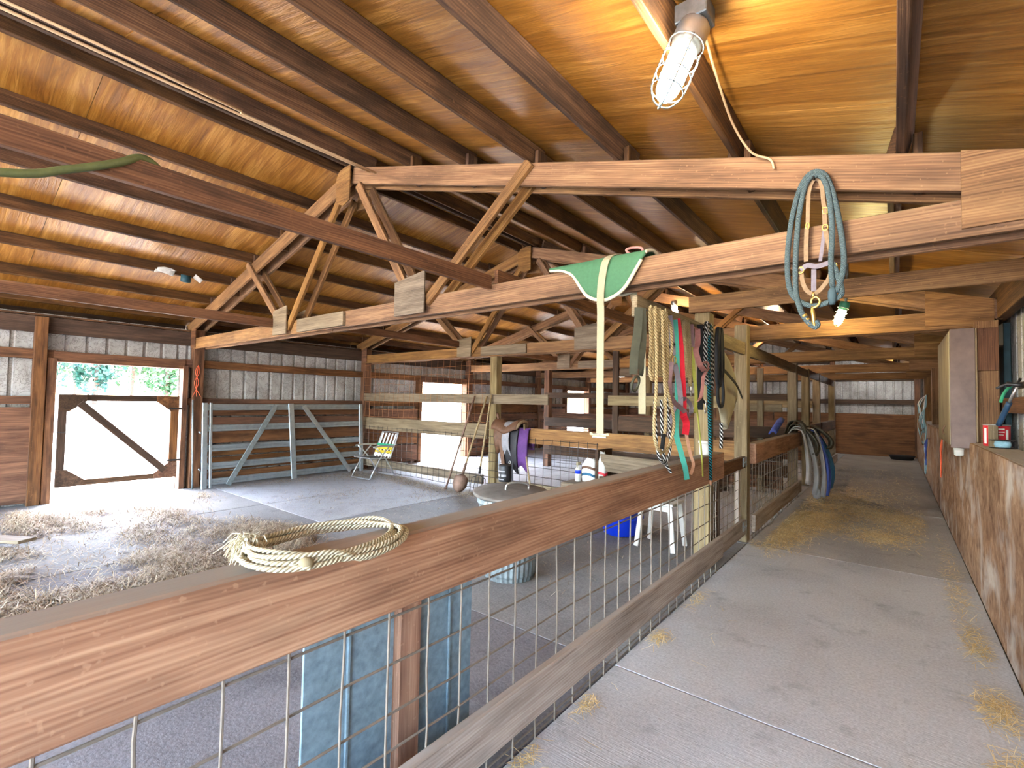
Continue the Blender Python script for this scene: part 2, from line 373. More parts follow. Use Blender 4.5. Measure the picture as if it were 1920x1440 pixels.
def sweep(path, sec, closed=False, caps=True, taper=None):
    """sweep a cross-section (list of (a, b)) along a path with a rotation-minimising frame"""
    path = np.asarray(path, float); n = len(path); k = len(sec)
    T = np.roll(path, -1, 0) - np.roll(path, 1, 0)
    if not closed: T[0] = path[1] - path[0]; T[-1] = path[-1] - path[-2]
    T /= np.maximum(np.linalg.norm(T, axis=1, keepdims=True), 1e-9)
    ref = np.array([0, 0, 1.]) if abs(T[0][2]) < .9 else np.array([1., 0, 0])
    a = np.cross(T[0], ref); a /= np.linalg.norm(a); V = []; ln = 0; lens = []
    for i in range(n):
        if i: a = a - T[i] * a.dot(T[i]); a /= max(np.linalg.norm(a), 1e-9); ln += np.linalg.norm(path[i] - path[i - 1])
        b_ = np.cross(T[i], a); lens.append(ln); s = taper[i] if taper is not None else 1
        for (p, q) in sec: V.append(path[i] + (a * p + b_ * q) * s)
    F = []; UV = []
    for i in range(n if closed else n - 1):
        j = (i + 1) % n; u0 = lens[i]; u1 = lens[j] if j else lens[-1] + np.linalg.norm(path[0] - path[-1])
        for q in range(k):
            r = (q + 1) % k; F.append([i * k + q, i * k + r, j * k + r, j * k + q])
            UV += [(u0, q / k), (u0, (q + 1) / k), (u1, (q + 1) / k), (u1, q / k)]
    if caps and not closed:
        F.append(list(range(k))[::-1]); UV += [(0, 0)] * k
        F.append([(n - 1) * k + q for q in range(k)]); UV += [(lens[-1], 0)] * k
    return V, F, UV
def circ(r, k=8): return [(r * math.cos(2 * math.pi * i / k), r * math.sin(2 * math.pi * i / k)) for i in range(k)]
def tube(name, pts, r, mat, parent=None, n=6, k=8, closed=False, smooth=True, taper=None):
    p = smoothpath(pts, n, closed) if n > 1 else np.array(pts, float)
    v, f, uv = sweep(p, circ(r, k), closed, taper=taper)
    return mesh(name, v, f, mat, parent, smooth=smooth, uv=uv)
def ribbon(name, pts, width, thick, side, mat, parent=None, n=5):
    """flat strap; side = direction of its width (constant, or one per control point)"""
    p = smoothpath(pts, n) if n > 1 else np.array(pts, float); m = len(p)
    sd = np.asarray(side, float)
    if sd.ndim == 1: sd = np.repeat(sd[None], m, 0)
    else: sd = smoothpath(sd, n) if n > 1 else sd
    T = np.gradient(p, axis=0); T /= np.maximum(np.linalg.norm(T, axis=1, keepdims=True), 1e-9)
    sd = sd - T * (sd * T).sum(1, keepdims=True); sd /= np.maximum(np.linalg.norm(sd, axis=1, keepdims=True), 1e-9)
    nn = np.cross(T, sd); V = []; F = []
    for i in range(m):
        for a, b_ in ((-1, -1), (1, -1), (1, 1), (-1, 1)): V.append(p[i] + sd[i] * a * width / 2 + nn[i] * b_ * thick / 2)
    for i in range(m - 1):
        for q in range(4): r = (q + 1) % 4; F.append([i * 4 + q, i * 4 + r, i * 4 + 4 + r, i * 4 + 4 + q])
    F.append([3, 2, 1, 0]); F.append([4 * m - 4 + q for q in range(4)])
    return mesh(name, V, F, mat, parent)
def lathe(name, prof, c, mat, parent=None, k=24, axis=(0, 0, 1), flute=0.0, nfl=0, smooth=True):
    ax = Vector(axis).normalized(); ref = Vector((1, 0, 0)) if abs(ax.x) < .9 else Vector((0, 1, 0))
    a = ax.cross(ref).normalized(); b_ = ax.cross(a); c = Vector(c); V = []; F = []
    for (r, z) in prof:
        for i in range(k):
            t = 2 * math.pi * i / k; rr = r * (1 + flute * math.cos(nfl * t)) if nfl else r
            V.append(c + ax * z + (a * math.cos(t) + b_ * math.sin(t)) * rr)
    for j in range(len(prof) - 1):
        for i in range(k): i2 = (i + 1) % k; F.append([j * k + i, j * k + i2, (j + 1) * k + i2, (j + 1) * k + i])
    F.append(list(range(k))[::-1]); F.append([(len(prof) - 1) * k + i for i in range(k)])
    return mesh(name, [tuple(p) for p in V], F, mat, parent, smooth=smooth)
def cloth(name, grid, mat, parent=None, thick=.006, smooth=True):
    """a sheet of cloth from a grid of points, given real thickness"""
    g = np.asarray(grid, float); h, w, _ = g.shape
    du = np.gradient(g, axis=1); dv = np.gradient(g, axis=0); nn = np.cross(du, dv); nn /= np.maximum(np.linalg.norm(nn, axis=2, keepdims=True), 1e-9)
    V = np.concatenate([(g + nn * thick / 2).reshape(-1, 3), (g - nn * thick / 2).reshape(-1, 3)]); F = []; o = h * w
    for i in range(h - 1):
        for j in range(w - 1):
            a, b_, c, d = i * w + j, i * w + j + 1, (i + 1) * w + j + 1, (i + 1) * w + j
            F += [[a, b_, c, d], [o + d, o + c, o + b_, o + a]]
    rim = [j for j in range(w)] + [i * w + w - 1 for i in range(1, h)] + [(h - 1) * w + j for j in range(w - 2, -1, -1)] + [i * w for i in range(h - 2, 0, -1)]
    for i in range(len(rim)): a, b_ = rim[i], rim[(i + 1) % len(rim)]; F.append([b_, a, o + a, o + b_])
    return mesh(name, V, F, mat, parent, smooth=smooth)
def dup(root, delta, label=None, group=None):
    r = root.copy(); M = Matrix.Translation(Vector(delta)) @ WM[root.as_pointer()]
    COL.objects.link(r); r.matrix_basis = M; WM[r.as_pointer()] = M
    if label: r['label'] = label
    if group: r['group'] = group
    def rec(src, dst):
        for ch in list(src.children):
            c = ch.copy(); COL.objects.link(c); c.parent = dst; c.matrix_parent_inverse = ch.matrix_parent_inverse.copy(); rec(ch, c)
    rec(root, r); return r
def wires(name, runs, r, mat, parent=None, k=4):
    """many straight wires welded into one panel: runs = list of polylines"""
    V = []; F = []
    for p in runs:
        v, f, _ = sweep(p, circ(r, k)); o = len(V); V += v; F += [[i + o for i in q] for q in f]
    return mesh(name, V, F, mat, parent)
def wire_grid(O, U, L, zs, step, r, wob=.004, zlo=None, zhi=None, start=.06):
    O, U = np.array(O, float), np.array(U, float); runs = []; zlo = min(zs) if zlo is None else zlo; zhi = max(zs) if zhi is None else zhi
    nrm = np.cross(U, [0, 0, 1])
    for z in zs:
        m = max(2, int(L / .4)); runs.append([O + U * L * i / m + np.array([0, 0, z]) + nrm * rng.normal(0, wob) + np.array([0, 0, rng.normal(0, wob)]) for i in range(m + 1)])
    s = start
    while s < L:
        m = 5; runs.append([O + U * (s + rng.normal(0, wob)) + np.array([0, 0, zlo + (zhi - zlo) * i / m]) + nrm * (r * 1.6 + rng.normal(0, wob * .5)) for i in range(m + 1)]); s += step
    return runs

# ================================================================== the building
XR, SLOPE, ZR = -4.60, .278, 4.03          # ridge line and top edge of the truss top chords
XL, XE = -9.05, .53                        # inner faces of the side walls
TY = [3.0 + 3.27 * i for i in range(6)]    # truss lines; the last is the end wall
YB, YE = -6.8, TY[5]                       # near (open) and far end of the building
CA = math.cos(math.atan(SLOPE)); SA = math.sin(math.atan(SLOPE))
def rz(x): return ZR - SLOPE * abs(x - XR)

# ---- ground outside and floor
def ground():
    xs = np.linspace(-70, 40, 45); ys = np.linspace(-40, 90, 45); V = []; F = []
    for y in ys:
        for x in xs: V.append((x, y, -.06 + max(0, -x - 12) * .022 + .02 * math.sin(x * .7) * math.cos(y * .5)))
    for j in range(44):
        for i in range(44): a = j * 45 + i; F.append([a, a + 1, a + 46, a + 45])
    return mesh('ground', V, F, 'gravel', smooth=True)
tag(ground(), kind='structure')
fl = block('floor', (-9.4, YB, -.12), (1.0, YE + .3, -.025), 'earth', axis='Y'); tag(fl, kind='structure')
JY = [YB, -3.86, -.62, 2.62, 5.83, 9.1, 12.3, 15.55, YE]
for a, b_ in zip(JY[:-1], JY[1:]):
    block('concrete_slab', (-1.285, a + .006, -.05), (XE, b_ - .006, 0.0), 'concrete_dusty' if a > 9 else 'concrete_worn' if a > 5.5 else 'concrete_aisle', fl, 'Y', .002)
    block('concrete_slab', (-5.5 + .006, a + .006, -.05), (-1.297, b_ - .006, -.004), 'concrete_dark' if b_ < 3 else 'concrete_mid' if b_ < 6 else 'concrete_pen', fl, 'Y', .002)
for a, b_ in ((YB, 0), (0, 3.2), (3.2, 6.24), (6.24, 12.8), (12.8, YE)):
    block('concrete_slab', (-7.0 + .006, a + .007, -.05), (-5.5 - .006, b_ - .007, -.002), 'concrete_mid' if b_ < 3.3 else 'concrete_pen', fl, 'Y', .002)
    block('concrete_slab', (-9.2, a + .007, -.05), (-7.0 - .006, b_ - .007, 0.0), 'concrete_mid' if b_ < 3.3 else 'concrete_pen', fl, 'Y', .002)

# ---- corrugated steel siding
def corrugated(path0, path1, rib=.228, depth=.032):
    """profile points along a wall as (distance, depth)"""
    d = 0; L = path1 - path0; o = [(0, 0)]
    while d < L:
        for dd, h in ((.085, 0), (.098, depth), (.128, depth), (.141, 0), (rib, 0)):
            if d + dd < L: o.append((d + dd, h))
        d += rib
    o.append((L, 0)); return o
def siding(segs):
    """segs: list of (fixed, a0, a1, zlo, zhi_fn, axis, sgn): vertical sheets; axis = running axis; depth goes along sgn"""
    V = []; F = []
    for fixed, a0, a1, zlo, zhi, axis, sgn in segs:
        base = len(V)
        pr = corrugated(a0, a1)
        for d, h in pr:
            for z in (zlo, zhi(a0 + d) if callable(zhi) else zhi):
                V.append((fixed + sgn * h, a0 + d, z) if axis == 'Y' else (a0 + d, fixed + sgn * h, z))
        for i in range(len(pr) - 1): F.append([base + 2 * i, base + 2 * i + 2, base + 2 * i + 3, base + 2 * i + 1])
    return V, F
DOORS = [(1.27, 2.77), (7.86, 9.40), (14.55, 16.0)]; DH = 1.95
XM = XL - .20
edges = [YB] + [v for d in DOORS for v in d] + [YE + .12]
segs = [(XM, edges[i], edges[i + 1], -.1, 2.62, 'Y', -1) for i in range(0, len(edges), 2)] + [(XM, a, b_, DH, 2.62, 'Y', -1) for a, b_ in DOORS]
V, F = siding(segs); wl = mesh('wall_left', V, F, 'metal_white'); tag(wl, kind='structure')
for a, b_ in zip(edges[::2], edges[1::2]):
    for zl, zh in ((1.98, 2.11), (1.36, 1.47)):
        b_ = min(b_, YE - .02); cuts = [a] + [t for t in TY if a < t < b_] + [b_]
        for c0, c1 in zip(cuts[:-1], cuts[1:]):
            block('girt', (XL - .17, c0 + .02, zl), (XL - .05, c1 - .02, zh), 'wood_red', wl, 'Y')
for a, b_ in DOORS:
    block('door_header', (XL - .17, a - .04, DH), (XL - .03, b_ + .04, DH + .15), 'wood_red', wl, 'Y')
    block('door_jamb', (XL - .17, a - .10, 0), (XL - .01, a - .005, 2.0), 'wood_red', wl, 'Z')
    block('door_jamb', (XL - .17, b_ + .005, 0), (XL - .01, b_ + .08, 2.0), 'wood_red', wl, 'Z')
for i, (a, b_) in enumerate(zip([YB] + TY[:5], TY)):
    block('eave_board', (XL - .12, a + .005, 2.34), (XL - .08, b_ - .005, 2.56), 'wood_dark', wl, 'Y')
    block('eave_board', (XL - .74, a + .005, 2.46), (XL - .70, b_ - .005, 2.80), 'wood_dark', wl, 'Y')
    block('soffit_board', (XL - .70, a + .005, 2.575), (XL - .121, b_ - .005, 2.60), 'wood_purlin', wl, 'Y')
for y in TY[:5]: block('post', (XL - .13, y - .09, 0), (XL + .03, y + .06, 2.60), 'wood_red', wl, 'Z')
block('post', (XL - .13, 1.03, 0), (XL + .01, 1.16, 2.55), 'wood_red', wl, 'Z')
# plywood and plank lining of the left wall
block('plywood_panel', (XL - .048, YB, .04), (XL - .03, -.1, 1.33), 'ply_red', wl, 'Y')
block('plywood_panel', (XL - .048, -.09, .04), (XL - .028, 1.215, 1.32), 'ply_red', wl, 'Y')
for (a, b_) in ((3.08, 6.17), (9.62, 12.7)):
    z = .02
    for k in range(6):
        hgt = (.20, .225, .19, .215, .20, .205)[k]
        block('plank', (XL - .046, a, z), (XL - .01 - .006 * (k % 2), b_, z + hgt), 'ply_red', wl, 'Y'); z += hgt + .026
for (a, b_) in ((6.35, 7.72), (12.9, 14.4), (16.1, YE - .05)):
    z = .05
    for k in range(3): block('plank', (XL - .046, a, z), (XL - .012, b_, z + .40), 'ply_red', wl, 'Y'); z += .425

# end wall
XRW = .86                                   # steel skin of the right wall
V, F = siding([(YE + .12, XM, XRW, -.1, lambda x: rz(x) + .12, 'X', 1)]); we = mesh('wall_back', V, F, 'metal_white'); tag(we, kind='structure')
for x0, x1 in ((XL, -5.4), (-5.3, -1.72), (-1.55, .48)):
    for zl, zh in ((1.65, 1.80), (2.40, 2.53), (3.0, 3.12)):
        if zh < rz(x0 if abs(x0 - XR) > abs(x1 - XR) else x1) + .3: block('girt', (x0, YE + .0, zl), (x1, YE + .10, zh), 'wood_dark', we, 'X')
for x in (XL, -5.35, -1.63, .55): block('post', (x - .07, YE - .06, 0), (x + .07, YE + .09, rz(x) - .05), 'wood_red', we, 'Z')
for x0, x1 in ((XL + .08, -6.9), (-6.88, -5.43), (-5.27, -3.4), (-3.38, -1.71), (-1.55, .48)): block('plywood_panel', (x0, YE - .005, .0), (x1, YE + .013, 1.34), 'ply_red', we, 'X')
block('header_beam', (-1.55, TY[4] - .02, 2.33), (.5, TY[4] + .02, 2.47), 'wood_red', we, 'X')

# right wall: steel skin, girts, posts, plywood kick wall with a ledge
RD = (-6.4, -1.7)                          # unseen doorway, added behind the camera to let in fill light
V, F = siding([(XRW, YB, RD[0], 0, 2.48, 'Y', 1), (XRW, RD[0], RD[1], 2.30, 2.63, 'Y', 1), (XRW, RD[1], YE + .12, -.1, 2.63, 'Y', 1)]); wr = mesh('wall_right', V, F, 'metal_white'); tag(wr, kind='structure')
for i, (a, b_) in enumerate(zip([YB] + TY[:5], TY)):
    for zl, zh in ((1.50, 1.63), (.9, 1.03)):
        if i > 0: block('girt', (XRW - .10, a + .1, zl), (XRW - .025, b_ - .1, zh), 'wood_red', wr, 'Y')
    block('eave_board', (XRW - .12, a + .004, 2.36), (XRW - .04, b_ - .004, 2.64), 'wood_purlin', wr, 'Y')
for y in TY[:5]: block('post', (XE + .05, y - .17, 0), (XE + .21, y - .01, 2.34), 'wood_chord', wr, 'Z')
block('shade_strip', (.795, 6.32, 1.23), (.845, 6.62, 2.34), 'teal_dark', wr, 'Z')  # dark teal strip standing in for the post's shadow on the steel
block('splice_block', (XE + .052, TY[1] - .21, 1.88), (XE + .205, TY[1] - .172, 2.27), 'ply_red', wr, 'Z')
block('door_header', (XRW - .13, RD[0], 2.22), (XRW - .03, RD[1], 2.36), 'wood_red', wr, 'Y')  # header over the added doorway
yy = [-1.65, -.6, 1.84, 4.28, 5.99, 8.3, 10.6, 12.9, 15.3, 17.7, YE - .02]
for i, (a, b_) in enumerate(zip(yy[:-1], yy[1:])):
    block('plywood_panel', (XE, a + .002, .012), (XE + .018, b_ - .002, 1.222 if i < 4 else 1.20 + .02 * (i % 2)), 'ply_wall', wr, 'Z', .002)
for a, b_ in zip(yy[:-1], yy[1:]):
    block('ledge_board', (XE + .0195, a + .003, 1.185), (XE + .225, b_ - .003, 1.222), 'wood_greyrail', wr, 'Y')

# ---- roof: steel, plywood sheets, purlins
PH = .145
def roofpt(x, lift): return rz(x) + lift / CA
EL, ER = -9.95, 1.05
V = []; F = []
for x in (EL, XR, ER):
    for y in (YB - .3, YE + .3):
        for d in (.02, .035): V.append((x, y, roofpt(x, PH + d)))
def q(i, j, k): return i * 4 + j * 2 + k
for i in (0, 1):
    for k in (0, 1): F.append([q(i, 0, k), q(i + 1, 0, k), q(i + 1, 1, k), q(i, 1, k)])
    for j in (0, 1): F.append([q(i, j, 0), q(i + 1, j, 0), q(i + 1, j, 1), q(i, j, 1)])
for i in (0, 2): F.append([q(i, 0, 0), q(i, 1, 0), q(i, 1, 1), q(i, 0, 1)])
ce = mesh('ceiling', V, F, 'metal_roofing'); tag(ce, kind='structure')
OFFS = [.20, .93, 1.67, 2.41, 3.15, 3.89, 4.63]
ybays = [YB, -.27] + TY
for sgn in (-1, 1):
    cut = [0.0, .93, 2.41, 3.89, (ER - XR) if sgn > 0 else (XR - EL)]
    for o0, o1 in zip(cut[:-1], cut[1:]):
        y0 = YB - .25 + (.0 if int(o0) % 2 else .6); 
        ycuts = [YB - .25] + [v for v in np.arange(y0, YE + .2, 2.44) if v > YB + .1] + [YE + .25]
        for a, b_ in zip(ycuts[:-1], ycuts[1:]):
            nu, nv = 13, 9; Vp = []; Fp = []; ph = random.random() * 6
            xc = XR + sgn * (o0 + o1) / 2; yc = (a + b_) / 2; M = Matrix(((sgn * CA, 0, 0, xc), (0, 1, 0, yc), (-SA, 0, 0, 0), (0, 0, 0, 1)))
            ax = Vector((sgn * CA, 0, -SA)); ay = Vector((0, 1, 0)); az = ax.cross(ay) * sgn; c = Vector((xc, yc, roofpt(xc, PH + .007)))
            if sgn < 0: ay = Vector((0, -1, 0))
            az = ax.cross(ay)
            M = Matrix(((ax.x, ay.x, az.x, c.x), (ax.y, ay.y, az.y, c.y), (ax.z, ay.z, az.z, c.z), (0, 0, 0, 1)))
            hx, hy = (o1 - o0) / CA / 2 - .002, (b_ - a) / 2 - .002
            nb = max(1, round((o1 - o0) / .74))
            for dz in (-.005, .005):
                for j in range(nv):
                    for i in range(nu):
                        u, w = i / (nu - 1), j / (nv - 1)
                        sag = -.008 * abs(math.sin(math.pi * u * nb)) * (1 + .6 * math.sin(w * 9 + ph + u * 4)) if dz < 0 else 0
                        Vp.append((hx * (2 * u - 1), hy * (2 * w - 1), dz + sag))
            for l in (0, 1):
                for j in range(nv - 1):
                    for i in range(nu - 1):
                        p = l * nu * nv + j * nu + i; Fp.append([p, p + 1, p + nu + 1, p + nu])
            rim = [i for i in range(nu)] + [j * nu + nu - 1 for j in range(1, nv)] + [(nv - 1) * nu + i for i in range(nu - 2, -1, -1)] + [j * nu for j in range(nv - 2, 0, -1)]
            nb0 = len(Vp); Vp += [Vp[p] for p in rim] + [Vp[p + nu * nv] for p in rim]; R_ = len(rim)
            for i in range(R_): Fp.append([nb0 + i, nb0 + (i + 1) % R_, nb0 + R_ + (i + 1) % R_, nb0 + R_ + i])
            mesh('plywood_sheet', Vp, Fp, 'ply_roof', ce, M, smooth=True)
    for k, o in enumerate(OFFS):
        for i, (a, b_) in enumerate(zip(ybays[:-1], ybays[1:])):
            x = XR + sgn * o + (.02 if i % 2 else -.02)
            z = rz(x) + PH / 2 / CA
            lap = .16 if (i == 1 and sgn > 0 and k == 4) else .05
            board('purlin', (x, a - (.05 if i else 0), z), (x, b_ + (lap if i < 6 else 0), z), PH - .004, .038, 'wood_purlin', ce, up=(sgn * SA, 0, CA))
board('ridge_board', (XR, YB, ZR + .06), (XR, YE, ZR + .06), .14, .038, 'wood_dark', ce)

# ---- trusses: two frames nailed to either side of the posts
def make_truss(y, label):
    zc = 2.29
    t = thing('roof_truss', label, 'roof truss', (XR, y, zc), 'trusses spanning the barn')
    for k, (yf, s) in enumerate(((y - .081, -1), (y + .081, 1))):
        for xa, xb in ((XL - .05, -5.15), (-5.146, .60)):
            block('bottom_chord', (xa, yf - .019, zc), (xb, yf + .019, zc + .172), 'wood_chord', t, 'X')
        wz = .172
        for sg, xe in ((-1, XL - .30), (1, .80)):
            c0 = (XR + sg * .02, yf, ZR - wz / 2 / CA - .004); c1 = (xe, yf, rz(xe) - wz / 2 / CA - .004)
            board('top_chord', c0, c1, wz, .038, 'wood_chord', t, up=(sg * SA, 0, CA))
        yw = yf + s * (-.0) - .0395 if k == 0 else yf - .0395
        for p0, p1 in (((-4.74, 3.74), (-5.84, 2.36)), ((-7.05, 3.36), (-5.98, 2.40)), ((-4.42, 3.78), (-3.46, 2.38)), ((-2.16, 3.345), (-3.30, 2.40))):
            board('web', (p0[0], yw, p0[1]), (p1[0], yw, p1[1]), .089, .038, 'wood_chord', t)
    def plate(name, pts, yp, th=.014, mat='ply_red'):
        V = [(x, yp, z) for x, z in pts] + [(x, yp + th, z) for x, z in pts]; n = len(pts)
        F = [list(range(n)), list(range(n, 2 * n))[::-1]] + [[i, (i + 1) % n, n + (i + 1) % n, n + i] for i in range(n)]
        return mesh(name, V, F, mat, t)
    yf = y - .1155
    plate('gusset_plate', [(.24, 2.325), (.24, rz(.24) - .005), (.72, rz(.72) - .005), (.72, 2.33)], yf - .001, mat='wood_chord')
    plate('gusset_plate', [(-4.79, 3.66), (-4.80, 3.93), (-4.75, ZR - .03), (-4.64, ZR - .01), (-4.54, ZR - .01), (-4.54, 3.64), (-4.66, 3.60)], yf - .040, mat='wood_chord')
    plate('gusset_plate', [(-6.14, 2.295), (-6.14, 2.60), (-5.80, 2.64), (-5.80, 2.295)], yf - .055, mat='wood_grey')
    plate('gusset_plate', [(-3.70, 2.30), (-3.70, 2.62), (-3.28, 2.68), (-3.28, 2.30)], yf - .055, mat='wood_grey')
    plate('gusset_plate', [(XL - .08, 2.30), (XL - .12, 2.56), (XL + .10, 2.62), (XL + .10, 2.30)], yf - .001, mat='wood_red')
    plate('gusset_plate', [(-6.14, 2.32), (-6.14, 2.60), (-5.80, 2.64), (-5.80, 2.32)], y + .103, mat='wood_grey')
    plate('gusset_plate', [(-4.79, 3.66), (-4.75, ZR - .03), (-4.54, ZR - .01), (-4.54, 3.64)], y + .103, mat='wood_chord')
    block('splice_block', (-5.15 - .45, yf - .022, 2.30), (-4.62, yf + .014, 2.455), 'wood_grey', t, 'X')
    for i, o in enumerate(OFFS[1:]):
        for sg in ((1,) if i < 1 else (1, -1)):
            x = XR + sg * o + .066
            board('cleat', (x, y - .03, rz(x) - .16), (x + sg * .0, y - .03 , rz(x) + .10), .036, .12, 'wood_purlin', t, up=(1, 0, 0))
    return t
TL = ['nearest roof truss, carrying the green riding pad and the blue halter rope', 'roof truss over the lawn chair corner, second from the camera',
      'third roof truss back, over the doorway past the mesh fence', 'fourth roof truss back, deep in the barn', 'roof truss nearest the far end wall of the barn']
tr1 = make_truss(TY[0], TL[0])
for i in range(1, 5): dup(tr1, (0, TY[i] - TY[0], 0), TL[i])
# long ties lying on the bottom chords
for nm, x in (('over the tool corner', -2.55), ('near the left wall', -6.15)):
    for i, (a, b_) in enumerate(((YB, TY[0] - .11), (TY[0] - .09, TY[1] + .4), (TY[1] + .1, TY[3]), (TY[3] + .05, YE - .1))):
        z = 2.475 if i == 0 else 2.468 + .055
        if x < -5 and i == 0: z = 2.45
        tag(board('tie_board', (x + (.045 if i % 2 else 0), a, z), (x + (.045 if i % 2 else 0), b_, z), .112, .038, 'wood_red'),
            f'{("tie board running to the nearest truss", "tie board between the first and second trusses", "tie board from the second to the fourth truss", "tie board running back to the far end wall")[i]}, {nm}', 'beam', 'long ties on the trusses')

# ================================================================== fences, posts and beams along the aisle
XF = -1.28                                   # plane of the wire panel
def post(x0, x1, y0, y1, z1, label, mat='wood_post'):
    o = block('fence_post', (x0, y0, 0), (x1, y1, z1), mat, None, 'Z', .006); return tag(o, label, 'post', 'posts along the aisle')
post(-1.50, -1.36, 4.68, 4.82, 2.40, 'square wooden post behind the hanging ropes, under the cross beam')
post(-1.43, -1.295, 5.86, 6.00, 2.44, 'square aisle post with the small gate hinged on it')
post(-1.45, -1.31, 9.46, 9.60, 2.27, 'square aisle post behind the draped blankets')
post(-1.43, -1.30, 10.9, 11.03, 2.27, 'slim aisle post just past the draped blankets')
post(-1.45, -1.31, 12.72, 12.86, 2.27, 'square aisle post halfway down the far aisle fence')
post(-1.45, -1.31, 16.0, 16.14, 2.27, 'last square aisle post by the far end wall')
post(-5.42, -5.27, 6.19, 6.33, 2.28, 'middle pen post with the rusty tools leaning on it')
post(-5.42, -5.27, 12.72, 12.86, 2.28, 'middle post far back in the pens')
post(-3.13, -3.04, 6.21, 6.25, 2.26, 'thin upright board on the pen fence behind the white strap', 'wood_dark')
post(-6.56, -6.42, 9.47, 9.61, 2.28, 'square post of the back pen fence', 'wood_red')

def fence(name, label, y0, y1, zt0, zt1, zb0, zb1, ywire0, ywire1, mat='wood_rail', x0=-1.335, thick=.105, rw=.0042):
    t = thing(name, label, 'fence', (XF, (y0 + y1) / 2, 0), 'aisle fences')
    block('top_rail', (x0, y0, zt0), (x0 + thick, y1, zt1), mat, t, 'Y', .008)
    block('bottom_rail', (XF + .004, y0, zb0), (XF + .045, y1 - .01, zb1), 'wood_greyrail', t, 'Y', .006)
    zs = [.012, .05, .095, .15, .22, .30, .385, .50, .655, .81, .95]
    wires('wire_panel', wire_grid((XF - .006, ywire0, 0), (0, 1, 0), ywire1 - ywire0, zs, .1645, rw, .003, 0.005, .97, start=.04), rw, 'wire', t, 6)
    return t
f1 = fence('pen_fence', 'long near fence with a heavy red-brown top rail and wire mesh, coiled rope on it', -2.6, 4.70, .852, 1.09, .135, .325, -2.5, 4.68)
f2 = fence('pen_fence', 'aisle fence section with wire mesh and blankets draped over its end', 5.99, 9.43, .865, 1.095, .10, .29, 6.01, 9.42, x0=-1.335)
f3 = fence('pen_fence', 'farthest aisle fence section with a reddish rail', 11.05, 12.70, .93, 1.17, .07, .27, 11.06, 12.69, 'wood_red', x0=-1.39)
f4 = fence('pen_fence', 'last aisle fence section before the far end wall', 12.88, 15.98, .93, 1.17, .07, .27, 12.89, 15.95, 'wood_red', x0=-1.39)

def small_gate():
    t = thing('pen_gate', 'narrow wire gate between the near fence end and the next post', 'gate', (XF - .05, 5.3, 0))
    block('top_rail', (-1.345, 4.72, .83), (-1.305, 5.84, .955), 'wood_red', t, 'Y')
    block('bottom_rail', (-1.345, 4.72, .09), (-1.305, 5.84, .26), 'wood_greyrail', t, 'Y')
    block('stile', (-1.38, 4.90, .10), (-1.346, 4.99, .95), 'wood_dark', t, 'Z')
    block('stile', (-1.38, 5.70, .10), (-1.346, 5.79, .95), 'wood_greyrail', t, 'Z')
    wires('wire_panel', wire_grid((-1.349, 4.73, 0), (0, 1, 0), 1.1, [.1, .2, .3, .4, .5, .6, .7, .8, .88], .152, .0028, .002, .08, .9), .0028, 'wire', t, 5)
    for z in (.90, .20):
        h = block('hinge', (-1.304, 5.70, z - .05), (-1.292, 5.855, z + .05), 'galv', t, 'Y')
        for dy in (.03, .10): lathe('bolt', [(.012, 0), (.012, .008)], (-1.292, 5.71 + dy, z), 'galv_dull', h, 8, axis=(1, 0, 0))
small_gate()

# tack beam over the fence line, and the beam across the aisle
tb = thing('tack_beam', 'low beam above the fence line with ropes and halters hung along it', 'beam', (-1.335, 6, 2.1))
block('beam_board', (-1.355, 2.95, 2.095), (-1.315, 6.7, 2.235), 'wood_post', tb, 'Y')
block('beam_board', (-1.36, 6.70, 2.10), (-1.32, 10.9, 2.24), 'wood_post', tb, 'Y')
block('beam_board', (-1.36, 10.91, 2.11), (-1.32, 16.0, 2.26), 'wood_red', tb, 'Y')
tag(block('cross_beam', (-1.53, 4.60, 2.395), (.82, 4.64, 2.545), 'wood_chord', None, 'X'), 'beam crossing the aisle between the blue halter and the green-capped lamp', 'beam')

# fences across the pens
def cross_fence(y, label, segs, mesh_seg, upper_mesh=None, z0=.0):
    t = thing('pen_fence', label, 'fence', (-5.3, y, 0), 'fences across the pens')
    for nm, xa, xb, zl, zh, mt in segs: block(nm, (xa, y - .025, zl), (xb, y + .018, zh), mt, t, 'X')
    xa, xb, zs = mesh_seg
    wires('wire_panel', wire_grid((xa, y - .034, 0), (1, 0, 0), xb - xa, zs, .155, .0042, .004, min(zs), max(zs) + .02), .0042, 'wire_dark', t, 4)
    if upper_mesh:
        xa, xb, zs = upper_mesh
        wires('stock_wire', wire_grid((xa, y - .03, 0), (1, 0, 0), xb - xa, zs, .16, .0026, .012, min(zs), max(zs)), .0026, 'wire_rust', t, 4)
    return t
HZ = [.03, .13, .24, .36, .50, .65, .80, .93]
cross_fence(TY[1] - .105, 'pen fence of grey boards and wire mesh behind the lawn chair and tools', [
    ('rail', XL + .06, -5.42, .875, 1.125, 'wood_grey'), ('rail', -5.27, -1.44, .86, 1.10, 'wood_chord'),
    ('rail', XL + .06, -4.18, 1.475, 1.635, 'wood_grey'), ('rail', -3.16, -1.44, 1.49, 1.63, 'wood_post'), ('rail', -3.0, -1.45, 1.14, 1.34, 'wood_dark'),
    ('bottom_rail', XL + .06, -5.5, .10, .26, 'wood_grey'), ('bottom_rail', -5.2, -3.3, .06, .24, 'wood_grey')], (XL + .1, -3.3, HZ), (XL + .08, -5.45, [1.16, 1.30, 1.45, 1.66, 1.82, 1.98, 2.14, 2.25]))
